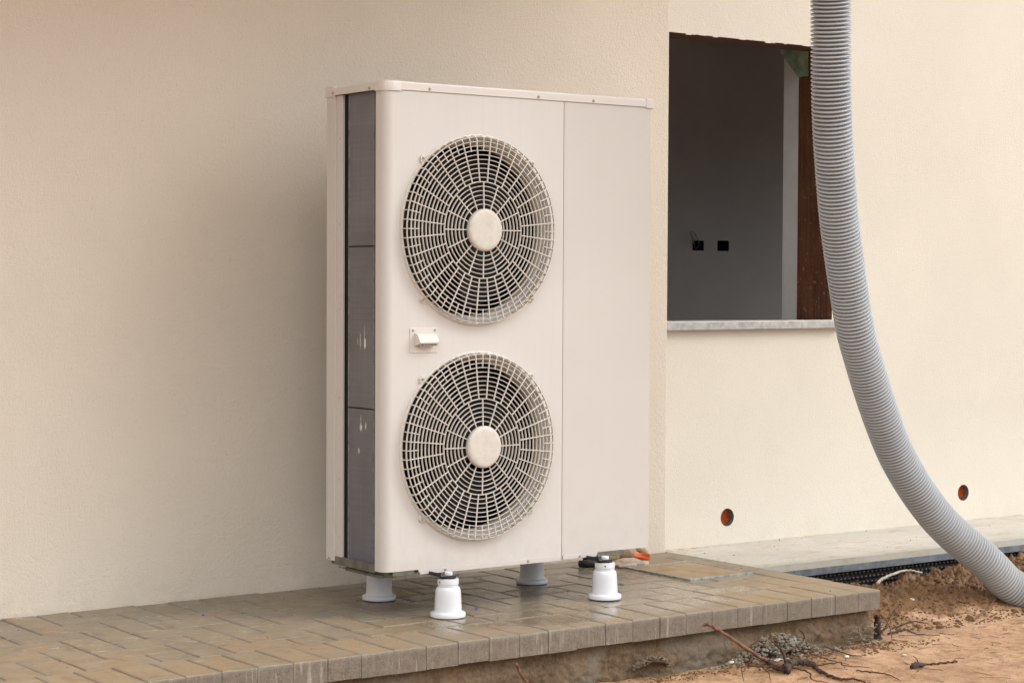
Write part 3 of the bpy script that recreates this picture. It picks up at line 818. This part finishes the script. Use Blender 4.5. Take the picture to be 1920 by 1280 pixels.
# coil
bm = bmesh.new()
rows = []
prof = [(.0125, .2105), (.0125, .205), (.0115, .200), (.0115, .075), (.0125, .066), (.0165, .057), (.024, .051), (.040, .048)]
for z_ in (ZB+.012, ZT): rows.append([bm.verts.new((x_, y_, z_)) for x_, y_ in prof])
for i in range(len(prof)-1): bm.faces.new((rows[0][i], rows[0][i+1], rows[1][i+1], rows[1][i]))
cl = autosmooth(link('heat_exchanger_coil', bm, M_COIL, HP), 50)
for z_ in (1.0255, .5745): mbox('coil_band', M_FAN, cl, .0098, .0118, .068, .2045, z_, z_+.003)
bm = bmesh.new(); sweep(bm, [(.0108, .0722, ZB+.012), (.0108, .0722, ZT)], .0011, 6); sweep(bm, [(.0112, .2045, ZB+.012), (.0112, .2045, ZT)], .0013, 6)
link('coil_edge', bm, M_ZINC, cl)
mbox('coil_gap', M_BLACK, HP, .016, .020, .20, .232, ZB+.01, ZT)
# base tray with lips
bm = bmesh.new(); box(bm, .014, .62, .014, D-.006, .1225, ZB+.011); box(bm, .6202, W-.016, .014, D-.006, .1300, ZB+.011)
box(bm, .0015, .0035, .0485, .2655, .1255, .1485); box(bm, .0035, .012, .048, .262, .1465, .1490)
box(bm, .03, .10, .001, .006, .1195, .1345); box(bm, .735, .845, .001, .006, .1185, .134)
box(bm, .010, .06, .03, .22, .112, .1215); box(bm, .745, .83, -.006, .0008, .1175, .1225)
tray = link('base_tray', bm, M_GALV, HP, bevel=.0008)
bm = bmesh.new()   # painted lips under the panels
def lip(xa, xb, za, cutl=0, cutr=0):
    q = [(xa+cutl, ZB-.0002), (xb-cutr, ZB-.0002) if cutr else (xb, ZB-.0002), (xb if not cutr else xb-cutr*1.6, za), (xa+cutl*1.6, za)]
    A = [bm.verts.new((x_, -.0012, z_)) for x_, z_ in q]; B = [bm.verts.new((x_, .0035, z_)) for x_, z_ in q]
    bm.faces.new(A); bm.faces.new(B)
    for i in range(4): bm.faces.new((A[i], A[(i+1) % 4], B[(i+1) % 4], B[i]))
lip(.098, SE-.004, .1185, .014); lip(SE+.004, .757, .1200, 0, .010)
lp = link('bottom_flange', bm, M_PAINT2, HP, bevel=.0006)
for x_ in (.203, .491, .679): screw((x_, -.0012, .1262), 'Y', lp, .0036)
bm = bmesh.new(); random.seed(3)   # foam crumbs and drips hanging along the tray edge
for i in range(46):
    x_ = .12+i*.0106+random.uniform(-.003, .003)
    s_ = random.uniform(.0012, .0032); bmesh.ops.create_icosphere(bm, subdivisions=1, radius=s_, matrix=Matrix.Translation((x_, .006+random.uniform(0, .004), .1188)))
for i in range(20):
    y_ = .05+i*.0108; s_ = random.uniform(.0012, .0032); bmesh.ops.create_icosphere(bm, subdivisions=1, radius=s_, matrix=Matrix.Translation((.008, y_, .119)))
wd_ = link('water_drops', bm, M_GALV, tray, smooth=True); wd_['kind'] = 'stuff'
# sensor housing between the grilles
bm = bmesh.new(); box(bm, .082, .174, -.0022, .0003, .7335, .8025)
sb = link('sensor_housing', bm, M_LID, HP, bevel=.0008)
bm = bmesh.new()
yz = [(-.0024, .7880), (-.016, .7850), (-.031, .7640), (-.030, .7590), (-.0024, .7520)]
A = [bm.verts.new((.097, y_, z_)) for y_, z_ in yz]; B = [bm.verts.new((.161, y_, z_)) for y_, z_ in yz]
bm.faces.new(A); bm.faces.new(B)
for i in range(5): bm.faces.new((A[i], A[(i+1) % 5], B[(i+1) % 5], B[i]))
link('hood', bm, M_LID, sb, bevel=.0012)
bm = bmesh.new()
for i in range(6): box(bm, .1015+i*.010, .1085+i*.010, -.0245, -.0090, .7525+0.0, .7560)
link('vent_slots', bm, M_SHROUD, sb)
for x_ in (.092, .164): screw((x_, -.0022, .7955), 'Y', sb, .0034)
# feet
def foot(x_, y_, rot=0, detail=True):
    bm = bmesh.new()
    lathe(bm, [(0.04238, .0005), (0.0489, .003), (0.04955, .008), (0.04874, .0135), (0.04564, .0155), (0.03993, .0165), (0.03814, .020), (0.03708, .045), (0.03586, .066), (0.03464, .076), (0.03219, .083), (0.02836, .0855),
               (0.02649, .0858), (0.02649, .0868), (0.02836, .0872), (0.02853, .0905), (0.02689, .0912), (0.02689, .0925), (0.02918, .0928), (0.0295, .0935), (0.0295, .1062), (0.02869, .1080), (0.02689, .1084)], 48, 'Z', (x_, y_, 0))
    f = autosmooth(link('mounting_foot', bm, M_WHITE, HP), 50)
    bm = bmesh.new(); lathe(bm, [(.0222, .1085), (.0230, .1095), (.0230, .1135), (.0222, .1148), (.017, .1152)], 32, 'Z', (x_, y_, 0)); autosmooth(link('rubber_pad', bm, M_RUB, f), 50)
    bm = bmesh.new(); box(bm, x_-.034, x_+.024, y_-.019, y_+.07, .1154, .1176); box(bm, x_-.036, x_-.0342, y_-.016, y_+.07, .1156, .126)
    link('bracket', bm, M_STEEL, f, bevel=.0008)
    bm = bmesh.new(); lathe(bm, [(.0106, .1173), (.0112, .1180), (.0112, .1245), (.0102, .1262), (.008, .1266)], 20, 'Z', (x_, y_-.002, 0)); autosmooth(link('nut_cap', bm, M_WHITE, f), 50)
    bm = bmesh.new(); a_ = rot
    lathe(bm, [(.0022, 0), (.0022, .0006), (.0002, .0006)], 12, 'Y', (0, 0, 0), cap=False)
    bmesh.ops.rotate(bm, verts=bm.verts[:], cent=(0, 0, 0), matrix=Matrix.Rotation(a_, 3, 'Z'))
    dv = Vector((math.sin(a_), -math.cos(a_), 0))*.0297
    bmesh.ops.translate(bm, verts=bm.verts[:], vec=Vector((x_, y_, .0998))+dv)
    link('set_hole', bm, M_BLACK, f)
foot(.184, -.043, R(-85)); foot(.740, -.043, R(-36)); foot(.184, .316); foot(.740, .316)

# ================================================================== HOSE
ctrl = [(1.05, -.25, 4.6), (1.12, -.42, 3.2), (1.19, -.47, 2.4), (1.242, -0.445, 1.874),(1.269, -0.42, 1.756),(1.324, -0.372, 1.452),(1.396, -0.323, 1.22),(1.457, -0.287, 1.061),(1.563, -0.237, 0.816),(1.626, -0.212, 0.71),(1.747, -0.171, 0.532),(1.891, -0.135, 0.347),(2.078, -0.129, 0.155),(2.283, -0.161, -0.001),(2.438, -0.191, -0.111),
        (2.70, -.32, -.114), (3.1, -.50, -.112), (3.6, -.85, -.11)]
P = crom(ctrl, 40)
for _ in range(60): P = [P[0]]+[(a+2*b+c)/4 for a, b, c in zip(P, P[1:], P[2:])]+[P[-1]]
cum = [0]
for a, b in zip(P, P[1:]): cum.append(cum[-1]+(b-a).length)
PIT = .0121; prof = [(0, .0400), (.34, .0400), (.38, .0545), (.47, .0590), (.64, .0600), (.80, .0590), (.91, .0545), (.955, .0400)]
path, rad = [], []; s = 0; i = 0
while s < cum[-1]-PIT:
    for t, r in prof:
        q = s+t*PIT
        while cum[i+1] < q: i += 1
        f = (q-cum[i])/(cum[i+1]-cum[i]); path.append(P[i].lerp(P[i+1], f)); rad.append(r)
    s += PIT
bm = bmesh.new(); sweep(bm, path, rad, 56)
hose = link('corrugated_hose', bm, M_HOSE, smooth=True)
tag(hose, 'thick grey corrugated plastic hose curving down past the window to the soil', 'hose')

# ================================================================== SMALL THINGS
# inspection cover set in the paving
IC = empty('inspection_cover', (1.31, .23, 0)); IC.matrix_world = Matrix.Translation((1.31, .23, 0))
tag(IC, 'square ochre inspection cover set in the pavers near the house corner', 'drain cover')
bm = bmesh.new()
for c in ((-.137, .127, -.160, -.152, -.004, .007), (-.137, .127, .152, .160, -.004, .006), (-.137, -.129, -.1518, .1518, -.004, .006), (.119, .127, -.1518, .1518, -.004, .006)): box(bm, *c)
fr = link('frame', bm, M_ZINC, IC, bevel=.001)
mbox('cover_plate', M_OCHRE, IC, -.127, .117, -.150, .150, -.02, .0052, bevel=.0015)
bm = bmesh.new(); box(bm, -.155, -.1375, -.165, .165, -.02, -.003); box(bm, .1275, .155, -.165, .165, -.02, -.0028); box(bm, -.155, .155, -.178, -.1605, -.02, -.0025); box(bm, -.155, .155, .1605, .172, -.02, -.0025)
link('mortar_bed', bm, M_RUBBLE, IC)

# tool behind the front right foot
T = empty('hand_tool', (1.10, .44, 0)); T.matrix_world = Matrix.Translation((1.10, .44, 0))
tag(T, 'black hand tool with a thick rounded grip lying under the unit', 'hand tool')
bm = bmesh.new(); pth = [(-.039, .056, .0125), (-.036, .054, .0125), (-.01, .042, .0135), (.023, .029, .0130), (.06, .014, .0120), (.063, .012, .0120)]
sweep(bm, [Vector(p) for p in pth], [.006, .0115, .0130, .0120, .0095, .005], 16); link('grip', bm, M_RUB, T, smooth=True)
bm = bmesh.new(); q = [(-.01, .075), (.03, .105), (.095, .105), (.10, .06), (.06, .03), (.0, .05)]
A = [bm.verts.new((x_, y_, .004)) for x_, y_ in q]; B = [bm.verts.new((x_*.92+.004, y_, .026)) for x_, y_ in q]
bm.faces.new(A); bm.faces.new(B)
for i in range(6): bm.faces.new((A[i], A[(i+1) % 6], B[(i+1) % 6], B[i]))
link('tool_body', bm, M_FAN, T, bevel=.004, seg=3)
# work gloves
def blob(bm, pts, radii, flat=1.0, seed=0, k=5):
    P = crom(pts, k); m = len(P); rr_ = []
    for i in range(m):
        t = i/(m-1)*(len(radii)-1); a = int(min(t, len(radii)-2)); rr_.append(radii[a]+(radii[a+1]-radii[a])*(t-a))
    n0 = len(bm.verts); sweep(bm, P, rr_, 14, .12, seed); bm.verts.ensure_lookup_table()
def gframe(px, py):       # x axis along the viewer's left-right, so the gloves lie as in the photo
    m_ = Matrix.Rotation(-.6278, 4, 'Z'); m_.translation = (px, py, 0); return m_
GL = empty('work_glove'); GL.matrix_world = gframe(1.21, .435)
tag(GL, 'beige cloth work glove with an orange cuff lying on the pavers', 'glove')
bm = bmesh.new()
blob(bm, [(.075, .000, .010), (.06, .0, .012), (.03, -.004, .013), (-.01, -.004, .012), (-.04, 0, .009)], [.008, .020, .024, .022, .012], seed=1)
for k_, (dx, dy) in enumerate(((-.075, .034), (-.092, .014), (-.090, -.010), (-.072, -.032))):
    blob(bm, [(-.015, dy*.5, .011), (-.045, dy*.8, .009), (dx, dy, .006)], [.0105, .0095, .0055], seed=k_+3)
blob(bm, [(.03, -.03, .010), (.0, -.042, .009), (-.028, -.048, .007)], [.010, .009, .006], seed=9)
for v in bm.verts: v.co.z = max(.001, v.co.z*.8)
link('glove_body', bm, M_GLOVE2, GL, smooth=True)
bm = bmesh.new(); n = 32; rs = []
Mx = Matrix.Rotation(R(9), 3, 'X') @ Matrix.Rotation(R(5), 3, 'Y')
for dz, s_ in ((-.006, .80), (-.003, .98), (.003, 1.02), (.0045, .99), (.003, .93), (-.0015, .86)):
    rs.append([bm.verts.new(Vector((.054, .012, .031))+Mx @ Vector((.027*s_*math.cos(2*math.pi*i/n), .030*s_*math.sin(2*math.pi*i/n), dz+.002*math.sin(3*2*math.pi*i/n)))) for i in range(n)])
for a, b in zip(rs, rs[1:]):
    for i in range(n): bm.faces.new((a[i], a[(i+1) % n], b[(i+1) % n], b[i]))
bm.faces.new(rs[-1]); link('cuff', bm, M_CUFF, GL, smooth=True)
G2 = empty('work_glove'); G2.matrix_world = gframe(1.262, .500) @ Matrix.Scale(1.18, 4)
tag(G2, 'tan leather work glove bunched up behind the orange cuff', 'glove')
bm = bmesh.new()
blob(bm, [(.032, 0, .026), (.022, 0, .026), (0, 0, .028), (-.025, 0, .026), (-.05, .005, .018), (-.06, .006, .014)], [.008, .020, .024, .023, .014, .006], seed=21)
for dy in (-.018, 0, .018): blob(bm, [(-.02, dy, .020), (-.055, dy*1.3, .012), (-.08, dy*1.5, .008)], [.012, .011, .006], seed=int(50+dy*1000))
blob(bm, [(.01, .03, .040), (.035, .035, .038), (.055, .04, .026), (.065, .04, .014)], [.010, .011, .010, .007], seed=30)
link('glove_body', bm, M_GLOVE, G2, smooth=True)

# sticks and roots
def gz(x_, y_): return ground_h(x_, y_)[0]
bm = bmesh.new(); twig(bm, [(.796, -.435, -.022), (.867, -.435, -.062), (.949, -.438, -.112), (1.001, -.438, -.142), (1.05, -.43, -.158)], .0046, .0062, 9, 8, .5, 1, .003)
for j in range(4):
    twig(bm, [(.806+j*.002, -.437, -.028), (.79, -.44+j*.003, -.020-j*.003), (.776-j*.002, -.44+j*.004, -.018-j*.004)], .0022, .0006, 5, 4, .2, j)
st = link('stick', bm, M_STICK, smooth=True); tag(st, 'long reddish split stick leaning against the paving edge', 'stick')
RT = empty('tree_root', (1.05, -.48, gz(1.05, -.48))); RT.matrix_world = Matrix.Translation((0, 0, 0))
tag(RT, 'gnarled dark tree root with curling rootlets lying on the soil', 'root')
bm = bmesh.new()
G = lambda x_, y_, d=.006: (x_, y_, gz(x_, y_)+d)
twig(bm, [G(1.07, -.345, .012), G(1.035, -.427, .008), G(.991, -.50, .012), G(.985, -.545, .014)], .0050, .0080, 9, 8, .4, 11, .004)
twig(bm, [G(.985, -.555, .012), G(1.010, -.535, .018), G(1.048, -.520, .020), G(1.078, -.530, .016), G(1.10, -.556, .010)], .0125, .008, 12, 10, .45, 12, .006)
twig(bm, [G(1.095, -.556), G(1.064, -.633), G(1.060, -.692), G(1.088, -.713), G(1.073, -.773)], .0055, .002, 7, 8, .5, 13, .004)
link('main_root', bm, M_BARKD, RT, smooth=True)
def rootlet(pts, r0=.0030, r1=.0008, sd=0, m=M_BARK, par=RT):
    bm = bmesh.new(); twig(bm, pts, r0, r1, 6, 7, .4, sd, .004); return link('rootlet', bm, m, par, smooth=True)
rootlet([(1.05, -.484, -.155), (1.085, -.44, -.140), (1.115, -.42, -.136), (1.147, -.42, -.130), (1.179, -.42, -.114), (1.185, -.42, -.097), (1.168, -.42, -.079)], .0036, .0022, 1)
rootlet([G(1.045, -.49, .02), G(1.06, -.46, .04), G(1.045, -.44, .06), (1.035, -.43, -.09)], .004, .0014, 2)
rootlet([G(1.076, -.483, .02), G(1.151, -.439, .02), G(1.165, -.468, .03), G(1.218, -.425, .02), G(1.235, -.455, .006)], .0028, .0008, 3)
rootlet([G(1.08, -.54, .014), G(1.13, -.50, .03), G(1.17, -.55, .014), G(1.22, -.57, .004)], .003, .0008, 4)
rootlet([G(1.00, -.52, .014), G(.964, -.481, .014), G(.936, -.536, .008), G(.884, -.598, .003)], .003, .0008, 5)
rootlet([G(1.09, -.555, .01), G(1.15, -.60, .02), G(1.19, -.575, .006), G(1.25, -.62, .003)], .0025, .0007, 6)
rootlet([G(.99, -.53, .012), G(.95, -.50, .02), G(.90, -.47, .02), G(.868, -.50, .012), G(.848, -.529, .002)], .0026, .0008, 7)
rootlet([G(1.02, -.53, .014), G(1.03, -.60, .012), G(1.00, -.64, .004), G(1.01, -.70, .002)], .0028, .0008, 8)
bm = bmesh.new(); twig(bm, [G(1.095, -.315, .012), G(1.04, -.365, .022), G(.962, -.425, .004)], .004, .003, 7, 6, .4, 5, .002)
tag(link('stick', bm, M_BARK, smooth=True), 'short brown stick crossing under the long leaning stick', 'stick')
def lone(pts, r0, r1, m, label, cat='stick', sd=0, name='stick'):
    bm = bmesh.new(); twig(bm, pts, r0, r1, 7, 7, .4, sd, .003); return tag(link(name, bm, m, smooth=True), label, cat)
lone([G(1.171, -.643, .004), G(1.203, -.683, .003), G(1.212, -.726, .003), G(1.192, -.785, .003)], .0022, .0012, M_BARKD, 'thin dark twig lying alone on the open sand at the bottom', 'twig', 3, 'twig')
lone([G(1.29, -.40, .01), G(1.312, -.44, .006), G(1.309, -.498, .008), G(1.359, -.503, .004)], .0024, .0010, M_BARKD, 'thin dark twig beside the rubble at the footing', 'twig', 4, 'twig')
lone([G(2.10, -.265, .006), G(2.261, -.194, .012), G(2.331, -.164, .018)], .0035, .0018, M_STICK, 'slender brown stick resting on the earth mound below the hose', 'stick', 5)
lone([(.157, -.402, -.068), (.171, -.402, -.097), (.194, -.40, -.124), (.21, -.395, -.16)], .0038, .0050, M_STICK, 'short stub of stick against the footing below the paving', 'stick', 6)
lone([(2.036, .10, -.088), (2.07, .12, -.080), (2.11, .13, -.074), (2.18, .145, -.066), (2.23, .14, -.062), (2.27, .11, -.070)], .0062, .0035, M_PALE, 'bent strip of pale bark lying across the dark earth mound', 'strip', 7, 'bark_strip')
# dark stump of root beside the paving corner
SP = empty('root_stump', (0, 0, 0)); tag(SP, 'charred dark root stump with thin roots beside the paving corner', 'root')
bm = bmesh.new(); twig(bm, [(1.590, -.330, -.175), (1.586, -.330, -.14), (1.580, -.335, -.105), (1.574, -.338, -.088)], .013, .007, 9, 6, .45, 41, .012)
link('stump', bm, M_BARKD, SP, smooth=True)
for k, p in enumerate(([(1.60, -.33, -.09), (1.612, -.34, -.105), (1.625, -.345, -.13), (1.628, -.35, -.165)], [(1.60, -.33, -.15), (1.66, -.30, -.13), (1.72, -.26, -.11), (1.78, -.24, -.085)],
                       [(1.62, -.34, -.15), (1.68, -.36, -.14), (1.72, -.37, -.155), (1.78, -.41, -.16)], [(1.64, -.33, -.13), (1.67, -.31, -.10), (1.665, -.30, -.075)], [(1.66, -.32, -.14), (1.75, -.33, -.125), (1.83, -.33, -.145)])):
    bm = bmesh.new(); twig(bm, p, .0034, .0010, 6, 7, .4, 60+k, .004); link('rootlet', bm, M_STICK if k in (0, 3) else M_BARKD, SP, smooth=True)
# clump further out
CK = empty('bark_clump', (0, 0, 0)); tag(CK, 'small dark clump of bark with one upright twig on the sand', 'bark')
bm = bmesh.new(); twig(bm, [G(1.340, -.700, .006), G(1.365, -.695, .010), G(1.395, -.690, .006)], .009, .006, 9, 8, .9, 71, .003); link('clump_body', bm, M_BARKD, CK, smooth=True)
bm = bmesh.new(); twig(bm, [G(1.37, -.692, .008), G(1.373, -.688, .022), G(1.364, -.68, .034)], .002, .001, 6, 5, .3, 72); link('sprig', bm, M_BARKD, CK, smooth=True)
bm = bmesh.new()
for k in range(5): twig(bm, [G(1.41+k*.025, -.68-.004*k, .002), G(1.425+k*.025, -.672-.006*k, .004), G(1.44+k*.024, -.678-.004*k, .001)], .004, .002, 6, 3, .6, 80+k)
tag(link('bark_shreds', bm, M_BARK, smooth=True), 'line of reddish bark shreds trailing over the sand', 'bark')

# pebbles and clods
def ico(sub):
    b_ = bmesh.new(); bmesh.ops.create_icosphere(b_, subdivisions=sub, radius=1); b_.verts.ensure_lookup_table()
    r_ = ([v.co.copy() for v in b_.verts], [tuple(v.index for v in f.verts) for f in b_.faces]); b_.free(); return r_
ICO = {1: ico(1), 2: ico(2)}
class Rocks:
    def __init__(s): s.V, s.F = [], []
    def add(s, c, sz, seed, sub=1, sq=(1, 1, .6)):
        V0, F0 = ICO[sub]; k = len(s.V); a_ = random.uniform(0, 6.28); ca, sa = math.cos(a_), math.sin(a_); o_ = Vector((seed*3.7, seed, 0))
        for v in V0:
            d_ = sz*(1+.5*noise.noise(v*1.1+o_)+.25*noise.noise(v*3+o_)); X, Y, Z = v.x*d_*sq[0], v.y*d_*sq[1], v.z*d_*sq[2]
            s.V.append((c[0]+X*ca-Y*sa, c[1]+X*sa+Y*ca, c[2]+Z))
        s.F += [tuple(i+k for i in f) for f in F0]
def rock(bm, c, s, seed, sub=2, sq=(1, 1, .6)):
    r_ = bmesh.ops.create_icosphere(bm, subdivisions=sub, radius=1)
    rot = Matrix.Rotation(random.uniform(0, 6.28), 3, 'Z')
    for v in r_['verts']:
        d_ = 1+.38*noise.noise(v.co*1.1+Vector((seed*3.7, seed, 0)))+.16*noise.noise(v.co*3+Vector((seed, 5, 1)))
        q = rot @ Vector((v.co.x*d_*sq[0], v.co.y*d_*sq[1], v.co.z*d_*sq[2])); v.co = Vector(c)+q*s
random.seed(11)
peb = [((.932, -.385, .006), .0085, 'white pebble by the footing left of the sticks'), ((1.293, -.487, .004), .008, 'pale pebble beside the thin dark twig'), ((1.457, -.56, .004), .0060, 'tiny white pebble out on the sand'),
       ((1.115, -.455, .003), .0045, 'small white chip just behind the gnarled root'), ((2.00, -.09, .004), .0075, 'white pebble at the foot of the earth mound'), ((.985, -.39, .005), .009, 'grey flat pebble beside the long leaning stick')]
for i, ((x_, y_, d_), s_, lb) in enumerate(peb):
    bm = bmesh.new(); rock(bm, (x_, y_, gz(x_, y_)+d_), s_, i+1, 2, (1.3, .9, .6))
    tag(link('pebble', bm, M_STONE if i != 5 else M_RUBBLE, smooth=True), lb, 'pebble', 'pebbles scattered on the soil')
bm = bmesh.new(); gr_ = []
for i in range(13):
    row = []
    for j in range(4):
        t = i/12; X = 1.035+.095*t; Y = -.412+(j-1.5)*.006*(1-.5*abs(t-.5)); q = Vector((X*40, Y*60, 2))
        row.append(bm.verts.new((X+.003*noise.noise(q), Y, gz(X, Y)+.010+.004*noise.noise(q*1.3)-.006*t)))
    gr_.append(row)
for i in range(12):
    for j in range(3): bm.faces.new((gr_[i][j], gr_[i+1][j], gr_[i+1][j+1], gr_[i][j+1]))
ps = link('paper_scrap', bm, M_STONE, smooth=False); sm_ = ps.modifiers.new('solid', 'SOLIDIFY'); sm_.thickness = .0015
tag(ps, 'crumpled white scrap in the rubble behind the root', 'litter')
# mortar lumps stuck to the footing
RK = Rocks(); random.seed(5)
for i in range(620):
    t = random.gauss(0, 1)
    x_ = 1.12+t*.13; x_ = min(1.50, max(.86, x_)); b = random.random()
    z_ = -.172+.080*b*math.exp(-((x_-1.12)/.15)**2); y_ = -.368-.05*(1-b)*random.random()-.002
    z_ = max(z_, gz(x_, y_)) if b < .3 else z_
    RK.add((x_, y_, z_), random.choice((1, 1, 1, 1.8))*random.uniform(.0022, .0065), i*.37, 1, (1.2, .8, .7))
for i in range(200):
    x_ = random.uniform(1.30, 1.54); RK.add((x_, -.368-random.random()*.03, -.10-random.random()*.07 if x_ > 1.4 else -.155-random.random()*.01), random.uniform(.0018, .005), i*.91, 1, (1.3, .8, .6))
rb_ = from_py('mortar_rubble', RK.V, RK.F, M_RUBBLE); tag(rb_, 'grey crumbled mortar rubble heaped against the footing', 'rubble', kind='stuff')
RK = Rocks(); random.seed(8)
for i in range(8200):
    u = random.random()
    if i < 1100:
        x_ = random.gauss(1.25, .28); y_ = -.385-abs(random.gauss(0, .05)); s_ = random.uniform(.0012, .0042)
        if not .3 < x_ < 1.75: continue
        if noise.noise(Vector((x_*7, y_*12, 3))) < -.05: continue
    elif u < .50:
        x_ = random.uniform(1.57, 3.3); y_ = random.uniform(-.30, .165); s_ = random.uniform(.0012, .0048)*(1 if random.random() < .93 else 2.4)
    elif u < .74:
        x_ = random.uniform(.2, 1.62); y_ = -.375-abs(random.gauss(0, .030)); s_ = random.uniform(.0010, .0034)*(1 if random.random() < .94 else 2)
        if noise.noise(Vector((x_*5, y_*9, 3))) < -.12: continue
    else:
        x_ = random.uniform(.3, 3.2); y_ = random.uniform(-1.3, -.28); s_ = random.uniform(.0006, .0020)*(1 if random.random() < .97 else 2.5)
        if noise.noise(Vector((x_*3, y_*3, 8))) < -.05: continue
    RK.add((x_, y_, gz(x_, y_)+s_*.1), s_, i*.77, 1 if s_ < .006 else 2, (1.2, .95, .8))
cd = from_py('soil_clods', RK.V, RK.F, M_CLOD, True); tag(cd, 'crumbly brown clods of earth over the mound and by the footing', 'soil', kind='stuff')
bm = bmesh.new(); random.seed(9)
for i in range(230):
    if random.random() < .6: x_ = random.uniform(1.4, 2.9); y_ = random.uniform(-.60, .1)
    else: x_ = random.uniform(.7, 2.6); y_ = random.uniform(-1.2, -.4)
    a_ = random.uniform(0, 6.28); L = random.uniform(.01, .045)*(1 if random.random() < .82 else 2.2); cv = random.uniform(-.5, .5)
    pts = []
    for j in range(5):
        t = j/4; q = a_+cv*t*2; X = x_+math.cos(q)*L*t; Y = y_+math.sin(q)*L*t
        pts.append((X, Y, gz(X, Y)+.0012+random.uniform(0, .002)))
    rr_ = random.uniform(.0004, .0011); twig(bm, pts, rr_, rr_*.5, 4, 2, 0, i)
rf_ = link('root_fibres', bm, M_BARK, smooth=True); tag(rf_, 'fine dark root fibres and straw bits scattered over the soil', 'fibres', kind='stuff')
# mortar lumps protruding from the footing at the left
RK = Rocks(); random.seed(2)
for i in range(150):
    t = random.random(); x_ = .585+.125*t; RK.add((x_, -.366-random.random()*.026*math.sin(math.pi*t), -.128+.022*math.sin(math.pi*t)-.014*random.random()), random.uniform(.003, .008), i, 2, (1.5, .9, .55))
tag(from_py('mortar_lump', RK.V, RK.F, M_LUMP, True), 'ragged mortar lump jutting from the footing below the paver edge', 'mortar')
# little blue fragments on the pavers
for (x_, y_), lb in (((.326, .023), 'blue plastic fragment on the pavers beside the front left foot'), ((-.363, .364), 'blue plastic fragment on the pavers near the wall')):
    bm = bmesh.new(); rock(bm, (x_, y_, .002), .004, x_, 1, (1.3, .8, .5)); tag(link('plastic_fragment', bm, M_BLUE), lb, 'litter')
bm = bmesh.new(); random.seed(21)
for i in range(150):
    if random.random() < .6: x_, y_ = random.uniform(-1.2, 1.5), random.uniform(-.35, .62)
    else: x_, y_ = random.uniform(1.6, 4), random.uniform(.2, .66)
    rock(bm, (x_, y_, .0008), random.uniform(.0008, .0024), i, 1, (1.2, 1, .6))
tag(link('grit', bm, M_CLOD), 'specks of grit scattered over the pavers and the pale path', 'grit', kind='stuff')
